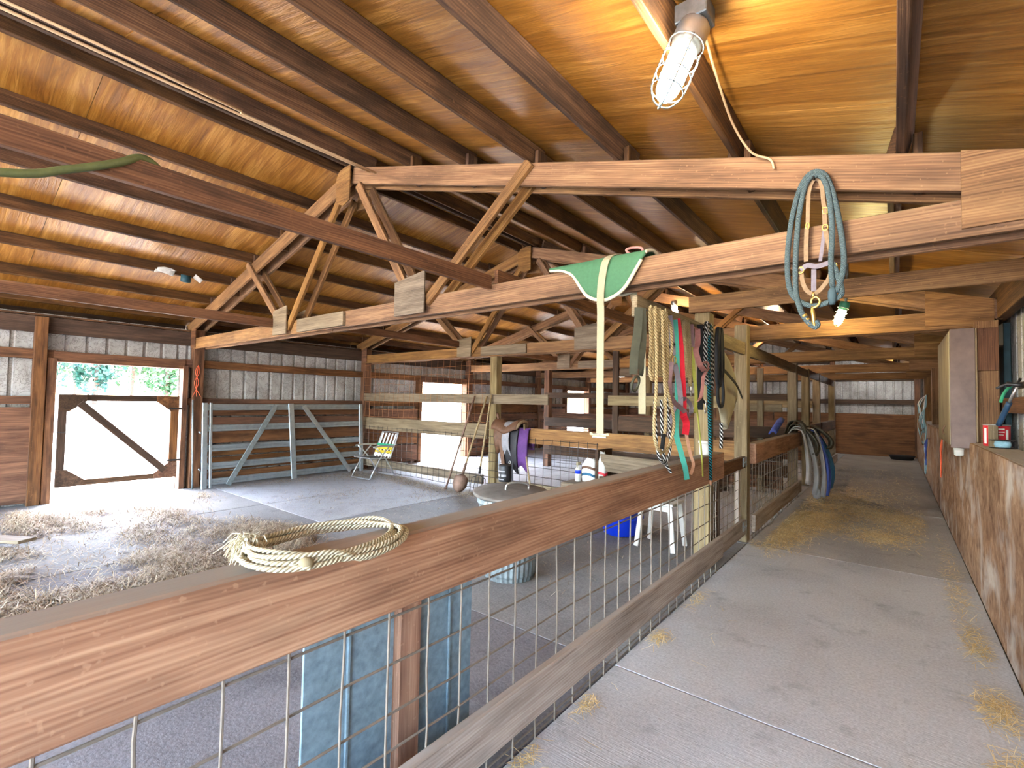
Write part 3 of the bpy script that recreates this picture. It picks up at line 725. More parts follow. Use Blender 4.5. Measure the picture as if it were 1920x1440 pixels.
cross_fence(TY[2] - .10, 'second pen fence with dark boards, seen past the white strap', [
    ('rail', -6.5, -1.45, .96, 1.16, 'wood_dark'), ('rail', -6.5, -1.45, 1.62, 1.74, 'wood_dark'), ('rail', -6.5, -1.45, .3, .5, 'wood_dark')], (-6.4, -1.5, HZ))
cross_fence(TY[3] - .12, 'farthest pen fence of reddish boards', [
    ('rail', XL + .1, -1.45, .98, 1.20, 'wood_red'), ('rail', -5.3, -1.45, 1.5, 1.66, 'wood_post'), ('rail', XL + .1, -1.45, .3, .55, 'wood_red')], (-5.3, -1.5, HZ))
# studs and boards of the far stalls
tag(block('stall_stud', (-2.62, 9.47, 0), (-2.50, 9.53, 2.28), 'wood_chord', None, 'Z'), 'orange-brown stall stud seen right of the near aisle post', 'post')
tag(block('stall_stud', (-1.93, 9.47, 0), (-1.83, 9.53, 2.20), 'wood_post', None, 'Z'), 'pale stall stud just left of the blanket post', 'post')
sp = thing('stall_partition', 'board partition of the far stall behind the blankets', 'partition', (-2.2, 9.7, 0))
for k in range(4): block('plank', (-3.2, 9.62, .05 + .25 * k), (-1.55, 9.655, .285 + .25 * k), 'ply_red' if k != 2 else 'wood_dark', sp, 'X')
block('plank', (-2.49, 9.57, 1.42), (-1.55, 9.61, 1.56), 'wood_post', sp, 'X')

# blue panels and stud standing inside the near fence
XB = -1.50
bp = thing('sheet_stack', 'weathered blue sheets on a wooden stud leaning inside the near fence', 'sheet metal', (-1.5, 1.22, 0))
block('blue_sheet', (XB - .01, .83, .0), (XB, 1.19, .86), 'blue_sheet', bp, 'Z', .002)
block('blue_sheet', (XB - .01, 1.305, .0), (XB, 1.62, .86), 'blue_sheet', bp, 'Z', .002)
for y in (.985, 1.47): block('sheet_fold', (XB + .001, y, .0), (XB + .012, y + .012, .86), 'blue_sheet', bp, 'Z', .002)
block('stud', (XB - .03, 1.195, .0), (XB + .03, 1.30, .86), 'wood_rail', bp, 'Z')

# ================================================================== gates at the left wall
def door_gate(y0, y1, label, diag=True):
    x = XL - .02
    t = thing('door_gate', label, 'gate', (x, (y0 + y1) / 2, 0))
    a, b_ = y0 + .03, y1 - .04; zt, zb = 1.50, .21
    board('stile', (x, a + .045, zb), (x, a + .045, zt), .09, .04, 'wood_dark', t, up=(0, 1, 0)); board('stile', (x, b_ - .055, zb), (x, b_ - .055, zt), .11, .04, 'wood_red', t, up=(0, 1, 0))
    board('gate_rail', (x, a + .09, zt - .045), (x, b_ - .11, zt - .045), .09, .04, 'wood_dark', t); board('gate_rail', (x, a + .09, zb + .04), (x, b_ - .11, zb + .04), .08, .04, 'wood_dark', t)
    if diag: board('brace', (x + .03, a + .22, zt - .12), (x + .03, b_ - .16, zb + .12), .10, .02, 'wood_dark', t)
    for (cy, sy) in ((a, 1), (b_, -1)):
        for (cz, sz) in ((zt, -1), (zb, 1)):
            P = [(cy, cz), (cy + sy * .30, cz), (cy + sy * .30, cz + sz * .09), (cy + sy * .11, cz + sz * .24), (cy, cz + sz * .24)]
            V = [(x + .021, p, z) for p, z in P] + [(x + .033, p, z) for p, z in P]
            F = [[0, 1, 2, 3, 4], [9, 8, 7, 6, 5]] + [[i, (i + 1) % 5, 5 + (i + 1) % 5, 5 + i] for i in range(5)]
            mesh('corner_plate', V, F, 'wood_red' if sy < 0 else 'wood_dark', t)
    for z in (1.30, .48): board('hinge', (x + .04, b_ - .14, z), (x + .04, b_ + .05, z), .03, .008, 'steel_dark', t)
    tube('latch', [(x + .03, a - .03, .98), (x + .05, a + .05, .97), (x + .03, a + .13, .985)], .007, 'steel_dark', t)
    return t
door_gate(*DOORS[0], 'wooden half gate with one diagonal brace in the left doorway')

def tube_gate():
    t = thing('livestock_gate', 'galvanised tubular livestock gate leaning on the left wall', 'gate', (-8.9, 4.5, 0))
    x0, lean = -8.80, .10
    def P(y, z, dx=0): return (x0 - lean * z / 1.4 + dx, y, z)
    for y in (3.05, 6.0): board('end_upright', P(y, .0), P(y, 1.40), .075, .05, 'galv', t, up=(0, 1, 0))
    board('end_upright', P(3.14, .0), P(3.14, 1.40), .04, .05, 'galv', t, up=(0, 1, 0))
    board('middle_upright', P(4.54, .0, .03), P(4.48, 1.40, .03), .10, .03, 'galv', t, up=(0, 1, 0))
    for z in (.10, .36, .65, .98, 1.33):
        V = [];  # each rail: a rolled channel with two rounded ridges
        sec = [(-.02, -.055), (.0, -.055), (.012, -.045), (.012, -.02), (.0, -.008), (.0, .008), (.012, .02), (.012, .045), (.0, .055), (-.02, .055)]
        p0, p1 = np.array(P(3.08, z)), np.array(P(5.97, z + .01))
        Vv = []; Ff = []; k = len(sec)
        for p in (p0, p1):
            for a, b_ in sec: Vv.append(p + np.array([a + .005, 0, b_]))
        for i in range(k): Ff.append([i, (i + 1) % k, k + (i + 1) % k, k + i])
        Ff += [list(range(k)), list(range(k, 2 * k))[::-1]]
        mesh('gate_rail', Vv, Ff, 'galv', t)
    board('brace', P(3.40, .03, .04), P(4.20, 1.36, .04), .085, .02, 'galv_dull', t, up=(0, 1, 0)); board('brace', P(4.72, 1.36, .04), P(5.72, .03, .04), .085, .02, 'galv', t, up=(0, 1, 0))
    for z in (.3, .9): tube('hinge_lug', [P(3.0, z), P(2.97, z + .03)], .012, 'galv_dull', t, n=2)
tube_gate()
tag(tube('pipe', [(-8.93, 2.93, .0), (-8.98, 2.90, 1.45)], .014, 'galv_dull', n=2), 'thin steel pipe propped beside the livestock gate', 'pipe')

# ================================================================== lamps (each gives its own light)
def jar_lamp(loc, label, glowmat, axis=(0, 0, -1), cap='galv', s=1.0, group='caged jar lamps'):
    ax = Vector(axis).normalized(); L = Vector(loc)
    t = thing('caged_lamp', label, 'lamp', loc, group)
    lathe('socket', [(.052 * s, 0), (.056 * s, .01), (.056 * s, .06 * s), (.048 * s, .085 * s), (.046 * s, .10 * s)], L, cap, t, 20, ax)
    lathe('glass_jar', [(.040 * s, .085 * s), (.043 * s, .11 * s), (.043 * s, .21 * s), (.037 * s, .25 * s), (.022 * s, .275 * s), (.006 * s, .283 * s)], L, glowmat, t, 16, ax)
    ref = Vector((1, 0, 0)); a = ax.cross(ref).normalized(); b_ = ax.cross(a)
    runs = []
    for i in range(4):
        th = math.pi * (i + .5) / 2; d = a * math.cos(th) + b_ * math.sin(th)
        runs.append([L + ax * z * s + d * r * s for r, z in ((.058, .07), (.060, .13), (.060, .22), (.050, .265), (.026, .298), (.0, .306))])
    cage = None
    V = []; F = []
    for p in runs:
        v, f, _ = sweep(smoothpath([tuple(q) for q in p], 3), circ(.0028 * s, 5)); o = len(V); V += v; F += [[i + o for i in q] for q in f]
    for z, r in ((.075, .0605), (.13, .062), (.19, .062), (.245, .057)):
        v, f, _ = sweep([L + ax * z * s + (a * math.cos(u) + b_ * math.sin(u)) * r * s for u in np.linspace(0, 2 * math.pi, 20, endpoint=False)], circ(.0026 * s, 5), closed=True)
        o = len(V); V += v; F += [[i + o for i in q] for q in f]
    mesh('cage', [tuple(p) for p in V], F, 'galv_dull', t, smooth=True)
    return t
la = jar_lamp((-.59, 1.825, 2.975), 'lit caged jar lamp hanging from the plywood ceiling nearest the camera', 'glow_warm', (-.33, -.24, -1), s=1.12)
block('junction_box', (-.65, 1.77, 2.975), (-.53, 1.88, 3.05), 'galv_dull', la, 'X')
jar_lamp((-3.33, 9.16, 3.52), 'lit jar lamp far off, seen above the hanging ropes', 'glow_far', (.1, 0, -1))
lb = jar_lamp((-.37, 5.72, 2.56), 'lit jar lamp with a green cap over the aisle', 'glow_yellow', (-.35, 0, -1), 'green_lampcap', .8)
tube('mount_arm', [(-.37, 5.72, 2.56), (-.36, 5.74, 2.70), (-.36, 5.80, 2.92), (-.36, 5.80, 3.0)], .012, 'galv_dull', lb)
jar_lamp((-2.3, 12.3, rz(-2.3) + .04), 'lit jar lamp deep down the aisle behind the trusses', 'glow_far', (0, 0, -1))
jar_lamp((-.3, 17.6, rz(-.3) + .02), 'added fill lamp hidden above the far end of the aisle', 'glow_cool', (0, 0, -1))  # unseen lamp, added to brighten the end wall
for x, y, wd in ((-3.2, -1.2, 'over the near pen'), (-6.9, -1.0, 'near the left wall')):
    jar_lamp((x, y, rz(x) - .02), f'added fill lamp behind the camera, {wd}', 'glow_warm', (0, 0, -1))  # out-of-view lamps added to lift the light on the near floor
tag(tube('lamp_cable', [(-.58, 1.88, 3.02), (-.62, 2.2, 3.02), (-.645, 2.6, 2.98), (-.60, 2.80, 2.90), (-.52, 2.86, 2.86), (-.50, 2.86, 2.80)], .006, 'cable_beige'), 'beige lamp cable running along the purlin behind the nearest lamp', 'cable')
tag(tube('conduit', [(-4.20, YB, 3.84), (-4.20, 1.0, 3.835), (-4.18, 2.85, 3.84)], .011, 'cable_beige', n=3), 'pale conduit running under the ridge toward the nearest truss', 'conduit')
tag(tube('conduit', [(-4.00, YB, 3.80), (-4.02, .8, 3.78), (-4.05, 1.6, 3.77), (-4.08, 2.85, 3.80)], .010, 'cable_beige', n=3), 'second pale conduit under the ridge, slightly sagging', 'conduit')

# ================================================================== coiled lariat on the near rail
def lariat():
    t = thing('coiled_rope', 'coil of pale lariat rope lying on the near top rail', 'rope', (-1.29, .775, 1.09))
    c = np.array([-1.285, .775, 1.09]); pts = []
    for i in range(int(6.3 * 20)):
        th = 2 * math.pi * i / 20; lap = i / 20
        a = .235 + .010 * math.sin(lap * 2.1) - .004 * lap; b_ = .150 + .008 * math.cos(lap * 1.7) + .002 * lap
        # the coil rests on the rail; its overhang droops a little over both edges
        x = c[0] + b_ * math.cos(th + .25 * math.sin(lap)) ; y = c[1] + a * math.sin(th)
        z = 1.098 + .0098 * (lap % 3) + .004 * math.sin(th * 3 + lap)
        over = max(0, abs(x + 1.283) - .075); z += -.10 * over
        pts.append((x, y, z))
    tube('coil', pts, .0072, 'rope_lariat', t, n=2, k=8)
    tube('loose_tail', [(-1.20, .62, 1.10), (-1.17, .60, 1.098), (-1.15, .62, 1.100), (-1.158, .66, 1.103)], .0072, 'rope_lariat', t)
    tube('loose_tail', [(-1.36, .58, 1.112), (-1.24, .585, 1.108), (-1.165, .605, 1.103), (-1.13, .635, 1.100)], .0062, 'rope_lariat', t)
    lathe('honda_knot', [(.004, -.018), (.014, -.012), (.017, 0), (.014, .012), (.005, .018)], (-1.148, .632, 1.107), 'rope_lariat', t, 12, (1, .6, 0))
    runs = []
    for i in range(420):
        s = np.array([-1.385 + rng.normal(0, .014), 0.598 + rng.normal(0, .012), 1.128 + rng.normal(0, .006)])
        d = np.array([.45 + rng.normal(0, .5), -.45 + rng.normal(0, .28), -.05 + rng.normal(0, .22)]); l = .035 + .03 * random.random()
        e = s + d * l; e[2] -= .015; runs.append([s, (s + e) / 2 + np.array([0, 0, .008]), e + np.array([0, 0, -.018 * random.random()])])
    wires('frayed_end', runs, .0013, 'cream_trim', t, 3)
lariat()

# ================================================================== bareback pad over the nearest truss
def pad():
    t = thing('bareback_pad', 'green bareback pad with cream binding slung over the nearest truss chord', 'saddle pad', (-1.55, 3.0, 2.46))
    yf, yb, zt = 2.868, 3.13, 2.475
    prof = lambda x: (  # lower edge of the front flap
        np.interp(x, [-1.95, -1.86, -1.76, -1.70, -1.65, -1.58, -1.50, -1.42, -1.36, -1.31, -1.27, -1.22], [2.47, 2.462, 2.42, 2.33, 2.26, 2.215, 2.205, 2.225, 2.27, 2.34, 2.41, 2.475]))
    xs = np.linspace(-1.945, -1.225, 30); G = []
    for k in range(15):
        row = []
        for x in xs:
            zb = prof(x); zbk = zt - (zt - zb) * .70
            if k <= 5: u = k / 5; p = (x, yf - .004 - .012 * math.sin(math.pi * u), zb + (zt + .008 - zb) * u)
            elif k <= 9: u = (k - 5) / 4; p = (x, yf + (yb - yf) * u, zt + .010 + .035 * math.sin(math.pi * u) * (1 if x > -1.62 else .4))
            else: u = (k - 9) / 5; p = (x, yb + .006, zt + .008 + (zbk - zt) * u)
            row.append(p)
        G.append(row)
    cloth('pad_body', G, 'green_pad', t, .014)
    tube('binding', [(x, yf - .008, prof(x)) for x in xs[::2]], .0125, 'cream_trim', t, n=3, k=7)
    tube('binding', [(x, yb + .010, zt + .008 + (zt - (zt - prof(x)) * .70 - zt)) for x in xs[::2]], .0125, 'cream_trim', t, n=3, k=7)
    tube('binding', [(xs[-1], y, z) for y, z in ((yf - .006, zt), (yf + .02, zt + .018), (3.0, zt + .045), (yb, zt + .01))], .011, 'cream_trim', t, n=4, k=7)
    ribbon('girth_strap', [(-1.455, 3.10, 2.515), (-1.462, 3.0, 2.533), (-1.472, 2.90, 2.512), (-1.488, yf - .030, 2.46), (-1.512, yf - .034, 2.35), (-1.525, yf - .03, 2.22), (-1.53, yf - .012, 2.1), (-1.53, yf - .01, 1.7), (-1.526, yf - .01, 1.318)], .052, .005, (1, 0, 0), 'strap_cream', t)
    ribbon('girth_strap', [(-1.455, 3.10, 2.515), (-1.44, yb + .03, 2.40), (-1.43, yb + .03, 2.26), (-1.37, yb + .02, 2.14), (-1.365, yb + .02, 1.9), (-1.36, yb + .02, 1.45)], .052, .005, (1, 0, 0), 'strap_cream', t)
    tube('buckle', [(-1.575, yf - .012, 1.315), (-1.485, yf - .012, 1.315), (-1.48, yf - .012, 1.295), (-1.58, yf - .012, 1.293)], .005, 'nickel', t, n=1, closed=True)
    tube('hand_grip', [(-1.37, 2.98, 2.51), (-1.41, 2.98, 2.555), (-1.37, 3.0, 2.57), (-1.31, 3.0, 2.555), (-1.30, 3.0, 2.51)], .009, 'strap_pink', t)
    ribbon('fringe', [(-1.60, yf - .012, 1.318), (-1.53, yf - .014, 1.30), (-1.46, yf - .012, 1.318)], .018, .004, (0, 0, 1), 'strap_cream', t)
pad()

# ================================================================== halter with blue lead rope on the nearest truss
def halter():
    t = thing('rope_halter', 'beige halter with a looped blue-grey lead rope on the nearest truss', 'halter', (-.31, 2.87, 2.3))
    y0, y1 = 2.862, 2.848
    tube('lead_rope', [(-.235, y1, 2.24), (-.20, y1, 2.10), (-.225, y1, 2.06), (-.30, y1, 2.035), (-.36, y1, 2.05), (-.42, y1, 2.12), (-.435, y1, 2.28), (-.415, y1, 2.50), (-.375, y1, 2.66), (-.325, y1, 2.725), (-.27, y1, 2.70), (-.235, y1, 2.60), (-.205, y1, 2.42), (-.19, y1, 2.26), (-.20, y1 - .006, 2.16), (-.222, y1 - .006, 2.09)], .0132, 'rope_bluegrey', t)
    tube('lead_rope', [(-.385, y1 + .004, 2.50), (-.355, y1, 2.66), (-.318, y1 - .002, 2.705), (-.275, y1 - .01, 2.68), (-.25, y1 - .01, 2.58), (-.237, y1 - .01, 2.40), (-.243, y1 - .01, 2.25), (-.238, y1 - .01, 2.12)], .0132, 'rope_bluegrey', t)
    tube('lead_rope', [(-.385, y1 + .004, 2.50), (-.395, y1 - .012, 2.30), (-.395, y1 - .012, 2.12), (-.375, y1 - .012, 2.02), (-.355, y1 - .012, 1.975), (-.335, y1 - .012, 1.945), (-.312, y1 - .012, 1.925), (-.300, y1 - .012, 1.935), (-.308, y1 - .012, 1.955)], .0132, 'rope_bluegrey', t)
    lathe('rope_knot', [(.008, -.05), (.018, -.03), (.020, 0), (.016, .025), (.012, .04)], (-.238, y1 - .012, 2.07), 'rope_bluegrey', t, 12, (0, 0, -1))
    for z, a in ((1.985, .014), (1.965, .013), (1.945, .0125)): lathe('rope_clamp', [(a, -.006), (a, .006)], (-.357 + (1.985 - z) * .55, y1 - .012, z), 'brass', t, 12, (.5, 0, -.8))
    lathe('brass_snap', [(.004, -.055), (.009, -.045), (.010, .03), (.007, .045), (.004, .055)], (-.318, y1 - .016, 1.975), 'brass', t, 10, (-.1, 0, 1))
    tube('snap_hook', [(-.322, y1 - .016, 2.02), (-.30, y1 - .016, 2.03), (-.29, y1 - .016, 2.055), (-.305, y1 - .016, 2.075), (-.325, y1 - .016, 2.065), (-.326, y1 - .016, 2.045)], .006, 'brass', t)
    tube('snap_ring', [(-.318, y1 - .016, 2.07), (-.318, y1 - .020, 2.10)], .006, 'brass', t, n=2)
    S = (1, 0, 0)
    ribbon('crown_strap', [(-.345, y0, 2.45), (-.340, y0, 2.62), (-.322, y0, 2.685), (-.300, y0, 2.69), (-.283, y0, 2.65), (-.276, y0, 2.56), (-.268, y0, 2.52)], .018, .004, (.6, .0, .1), 'strap_beige', t)
    tube('buckle', [(-.278, y0 - .006, 2.535), (-.258, y0 - .006, 2.53), (-.258, y0 - .006, 2.50), (-.278, y0 - .006, 2.505)], .003, 'brass', t, n=1, closed=True)
    ribbon('cheek_strap', [(-.348, y0 - .002, 2.45), (-.352, y0 - .002, 2.36), (-.352, y0 - .002, 2.27)], .020, .005, S, 'strap_beige', t)
    ribbon('cheek_strap', [(-.272, y0 - .002, 2.52), (-.270, y0 - .002, 2.45), (-.268, y0 - .004, 2.43)], .020, .005, S, 'strap_beige', t)
    tube('ring', [(-.345 + .008 * math.cos(u), y0 - .004, 2.455 + .016 * math.sin(u)) for u in np.linspace(0, 2 * math.pi, 12, endpoint=False)], .003, 'brass', t, n=2, closed=True)
    tube('ring', [(-.268 + .012 * math.cos(u), y0 - .006, 2.43 + .015 * math.sin(u)) for u in np.linspace(0, 2 * math.pi, 12, endpoint=False)], .0032, 'brass', t, n=2, closed=True)
    ribbon('throat_strap', [(-.268, y0 - .006, 2.42), (-.258, y0 - .008, 2.36), (-.245, y0 - .010, 2.30), (-.240, y0 - .010, 2.26)], .020, .005, S, 'strap_beige', t)
    ribbon('throat_strap', [(-.272, y0 - .002, 2.42), (-.282, y0 - .002, 2.33), (-.290, y0 - .006, 2.26)], .016, .005, S, 'strap_grey', t)
    ribbon('nose_band', [(-.372, y0 - .014, 2.225), (-.345, y0 - .02, 2.245), (-.305, y0 - .024, 2.232), (-.262, y0 - .02, 2.24), (-.232, y0 - .014, 2.25)], .024, .007, (0, 0, 1), 'strap_grey', t)
    ribbon('nose_band', [(-.372, y0 - .010, 2.225), (-.368, y0 - .010, 2.17), (-.350, y0 - .012, 2.12), (-.325, y0 - .014, 2.095)], .020, .005, S, 'strap_beige', t)
    ribbon('nose_band', [(-.235, y0 - .010, 2.24), (-.252, y0 - .010, 2.17), (-.285, y0 - .012, 2.12), (-.312, y0 - .014, 2.095)], .020, .005, S, 'strap_beige', t)
    ribbon('chin_strap', [(-.318, y0 - .006, 2.225), (-.318, y0 - .008, 2.16), (-.318, y0 - .010, 2.11)], .022, .005, S, 'strap_grey', t)
    for x in (-.374, -.232): tube('ring', [(x + .013 * math.cos(u), y0 - .018, 2.225 + .016 * math.sin(u)) for u in np.linspace(0, 2 * math.pi, 12, endpoint=False)], .0032, 'brass', t, n=2, closed=True)
    lathe('hook_nail', [(.004, 0), (.004, .05)], (-.315, 2.865, 2.69), 'steel_dark', t, 8, (0, -1, 0))
halter()

# ================================================================== tack hung along the tack beam
XT = -1.265
def hang(name, label, cat, y, z): return thing(name, label, cat, (XT, y, z), 'tack hung on the low beam')
Z_TOP = 2.155
# olive girth with iron ring
t = hang('girth', 'olive canvas girth with an iron ring, first on the tack beam', 'girth', 2.85, Z_TOP)
ribbon('girth_web', [(XT, 2.86, 2.13), (XT + .005, 2.84, 2.0), (XT + .01, 2.78, 1.82), (XT + .01, 2.77, 1.70)], .050, .008, (.8, .6, 0), 'strap_olive', t)
ribbon('girth_web', [(XT + .012, 2.89, 2.13), (XT + .018, 2.89, 2.0), (XT + .022, 2.87, 1.85), (XT + .02, 2.82, 1.73), (XT + .02, 2.80, 1.70)], .042, .008, (.8, .6, 0), 'strap_olive', t)
ribbon('girth_web', [(XT - .012, 2.93, 2.13), (XT - .012, 2.94, 1.95), (XT - .01, 2.95, 1.80), (XT, 2.92, 1.72), (XT, 2.90, 1.70)], .022, .006, (.8, .6, 0), 'strap_olive', t)
ribbon('leather_keeper', [(XT + .012, 2.80, 1.735), (XT + .012, 2.80, 1.685)], .03, .02, (.8, .6, 0), 'leather_brown', t)
tube('iron_ring', [(XT + .01 + .012 * math.sin(u), 2.80 + .048 * math.cos(u), 1.645 + .045 * math.sin(u)) for u in np.linspace(0, 2 * math.pi, 16, endpoint=False)], .0085, 'strap_olive', t, n=2, closed=True)
lathe('beam_nail', [(.005, 0), (.005, .06)], (XT - .045, 2.97, 2.13), 'steel_dark', t, 8, (1, 0, 0))
# manila rope hank
def hank(name, label, mat, y, w, z0, z1, n, r, depth=.05, jig=.008, cat='rope'):
    t = hang(name, label, cat, y, z0); 
    for i in range(n):
        f = (i + .5) / n - .5; zz = z1 + random.uniform(-.06, .04); xo = XT + depth * random.uniform(-.2, .8) + r
        ya, yb_ = y + w * f, y + w * f + w * .45 / max(1, n) * random.choice((-1, 1)) + .02
        pts = [(xo, (ya + yb_) / 2 - .012, z0 - .01), (xo, ya - .012, z0 - .10), (xo + random.uniform(-.01, .01), ya - .018 + random.uniform(-jig, jig), (z0 + zz) / 2), (xo, ya - .012, zz + .08), (xo + .01, (ya + yb_) / 2, zz),
               (xo + .012, yb_ + .012, zz + .08), (xo + .01, yb_ + .016 + random.uniform(-jig, jig), (z0 + zz) / 2), (xo + .005, yb_ + .012, z0 - .10), (xo, (ya + yb_) / 2 + .012, z0)]
        tube('rope_loop', pts, r, mat, t, n=5, k=7, closed=True)
    return t
t = hank('rope_hank', 'thick manila rope hank with a long loop hanging to the rail', 'rope_manila', 3.12, .20, 2.16, 1.72, 5, .0105)
tube('rope_loop', [(XT + .04, 3.02, 2.14), (XT + .05, 3.03, 1.9), (XT + .055, 3.02, 1.60), (XT + .06, 2.98, 1.42), (XT + .06, 3.0, 1.28), (XT + .06, 3.10, 1.205), (XT + .06, 3.25, 1.24), (XT + .06, 3.33, 1.36), (XT + .06, 3.30, 1.48), (XT + .055, 3.20, 1.66), (XT + .05, 3.16, 1.9), (XT + .04, 3.14, 2.15)], .0105, 'rope_manila', t)
tube('rope_loop', [(XT + .07, 3.07, 2.14), (XT + .072, 3.09, 1.85), (XT + .072, 3.14, 1.55), (XT + .07, 3.15, 1.38), (XT + .07, 3.11, 1.28)], .0105, 'rope_manila', t)
lathe('tape_wrap', [(.014, -.05), (.014, .05)], (XT + .07, 3.105, 1.275), 'black_web', t, 10, (0, .3, 1))
tube('rope_loop', [(XT + .03, 3.20, 2.13), (XT + .04, 3.30, 2.08), (XT + .04, 3.34, 1.95), (XT + .04, 3.32, 1.86), (XT + .04, 3.25, 1.82)], .0105, 'rope_manila', t)
# black and white rope with three ends
t = hang('rope_halter', 'black and white flecked rope halter hanging low behind the manila rope', 'rope', 3.15, 1.5)
tube('rope', [(XT + .03, 3.22, 2.10), (XT + .03, 3.24, 1.8), (XT + .035, 3.27, 1.5), (XT + .04, 3.31, 1.33), (XT + .05, 3.29, 1.20), (XT + .055, 3.22, 1.14), (XT + .06, 3.19, 1.12)], .0095, 'rope_blackwhite', t)
tube('rope', [(XT + .03, 3.06, 1.55), (XT + .04, 3.06, 1.34), (XT + .05, 3.05, 1.25), (XT + .055, 3.08, 1.17), (XT + .06, 3.14, 1.13), (XT + .065, 3.19, 1.115)], .0095, 'rope_blackwhite', t)
tube('rope', [(XT + .03, 3.17, 1.55), (XT + .04, 3.165, 1.34), (XT + .05, 3.16, 1.22), (XT + .06, 3.17, 1.13), (XT + .075, 3.20, 1.085), (XT + .085, 3.215, 1.06)], .010, 'rope_blackwhite', t)
tube('snap_ring', [(XT + .055 , 3.24 + .014 * math.cos(u), 1.315 + .022 * math.sin(u)) for u in np.linspace(.5, 5.6, 10)], .003, 'nickel', t, n=2)
# mauve-grey halter
t = hang('nylon_halter', 'grey nylon halter with a brass ring, between the manila rope and red strap', 'halter', 3.42, Z_TOP)
ribbon('strap', [(XT + .02, 3.34, 2.15), (XT + .03, 3.36, 2.0), (XT + .03, 3.39, 1.87)], .040, .006, (.8, .6, 0), 'strap_grey', t)
tube('ring', [(XT + .035, 3.40 + .034 * math.cos(u), 1.835 + .028 * math.sin(u)) for u in np.linspace(0, 2 * math.pi, 14, endpoint=False)], .0035, 'brass', t, n=2, closed=True)
ribbon('strap', [(XT + .035, 3.41, 1.81), (XT + .04, 3.47, 1.70), (XT + .045, 3.50, 1.58), (XT + .05, 3.49, 1.50)], .036, .006, (.8, .6, 0), 'strap_grey', t)
ribbon('strap', [(XT + .03, 3.36, 1.82), (XT + .035, 3.31, 1.72), (XT + .04, 3.30, 1.60), (XT + .05, 3.38, 1.53), (XT + .06, 3.52, 1.48), (XT + .065, 3.63, 1.43)], .034, .006, (.6, .5, .5), 'strap_mauve', t)
ribbon('strap', [(XT + .06, 3.62, 1.44), (XT + .07, 3.66, 1.46), (XT + .07, 3.65, 1.52), (XT + .06, 3.57, 1.56), (XT + .05, 3.50, 1.56)], .030, .006, (.3, .3, .6), 'strap_grey', t)
ribbon('strap', [(XT + .03, 3.47, 1.52), (XT + .02, 3.40, 1.44), (XT + .02, 3.35, 1.36)], .026, .006, (.5, .5, .6), 'strap_grey', t)
ribbon('buckle_strap', [(XT + .032, 3.352, 1.94), (XT + .036, 3.362, 1.935)], .05, .012, (.8, .6, 0), 'steel_dark', t)
# red lead and the teal one below it
t = hang('lead_strap', 'flat red nylon lead hanging in front of the grey halter', 'lead', 3.52, Z_TOP)
ribbon('strap', [(XT + .02, 3.49, 2.15), (XT + .03, 3.53, 1.95), (XT + .04, 3.54, 1.75), (XT + .045, 3.56, 1.55), (XT + .05, 3.55, 1.45), (XT + .055, 3.60, 1.385), (XT + .055, 3.58, 1.30)], .048, .008, (.8, .6, .04), 'red_web', t)
t = hang('lead_strap', 'flat teal nylon lead hanging lowest, over the rail front', 'lead', 3.50, Z_TOP)
ribbon('strap', [(XT + .012, 3.47, 2.14), (XT + .014, 3.52, 1.8), (XT + .022, 3.50, 1.5), (XT + .03, 3.46, 1.32), (XT + .05, 3.50, 1.18), (XT + .062, 3.56, 1.06), (XT + .062, 3.60, .97)], .036, .012, (.8, .6, 0), 'teal_web', t)
t = hang('lead_strap', 'slim tan leather strap with a bent end beside the teal lead', 'strap', 3.62, Z_TOP)
ribbon('strap', [(XT + .0, 3.60, 2.13), (XT + .01, 3.61, 1.8), (XT + .03, 3.61, 1.45), (XT + .05, 3.62, 1.30), (XT + .06, 3.68, 1.15), (XT + .07, 3.72, 1.07), (XT + .07, 3.66, 1.0)], .022, .005, (.8, .6, 0), 'strap_tan', t)
# cream cotton lead, doubled
t = hang('cotton_lead', 'doubled cream cotton lead rope with a snap at its end', 'rope', 3.66, Z_TOP)
for dy, zz in ((-.035, 1.72), (.0, 1.80), (.045, 1.66)):
    tube('rope', [(XT + .04, 3.62 + dy, 2.15), (XT + .05, 3.61 + dy * 1.3, 2.0), (XT + .05, 3.64 + dy, 1.88), (XT + .05, 3.65 + dy, zz)], .016, 'rope_cream', t)
tube('snap', [(XT + .055, 3.705, 1.66), (XT + .055, 3.705, 1.63), (XT + .055, 3.69, 1.61), (XT + .055, 3.705, 1.59), (XT + .055, 3.72, 1.61)], .006, 'nickel', t)
# pink halter
t = hang('nylon_halter', 'dusty pink nylon halter hooked beside the black leads', 'halter', 3.92, Z_TOP)
ribbon('strap', [(XT + .02, 3.79, 2.15), (XT + .025, 3.79, 2.08), (XT + .03, 3.79, 1.97)], .045, .006, (.8, .6, 0), 'strap_mauve', t)
ribbon('strap', [(XT + .02, 3.80, 2.14), (XT + .03, 3.93, 2.13)], .014, .006, (0, 0, 1), 'strap_pink', t, n=2)
ribbon('strap', [(XT + .03, 3.93, 2.13), (XT + .035, 3.92, 2.02), (XT + .04, 3.86, 1.96), (XT + .045, 3.86, 1.92), (XT + .05, 3.93, 1.84), (XT + .055, 4.03, 1.80)], .042, .006, (.75, .6, .2), 'strap_pink', t)
ribbon('strap', [(XT + .055, 3.98, 1.86), (XT + .06, 4.07, 1.87), (XT + .06, 4.12, 1.83), (XT + .06, 4.05, 1.79), (XT + .06, 3.98, 1.74), (XT + .055, 3.98, 1.66), (XT + .05, 3.95, 1.58), (XT + .05, 3.88, 1.55)], .026, .006, (.6, .6, .5), 'strap_pink', t)
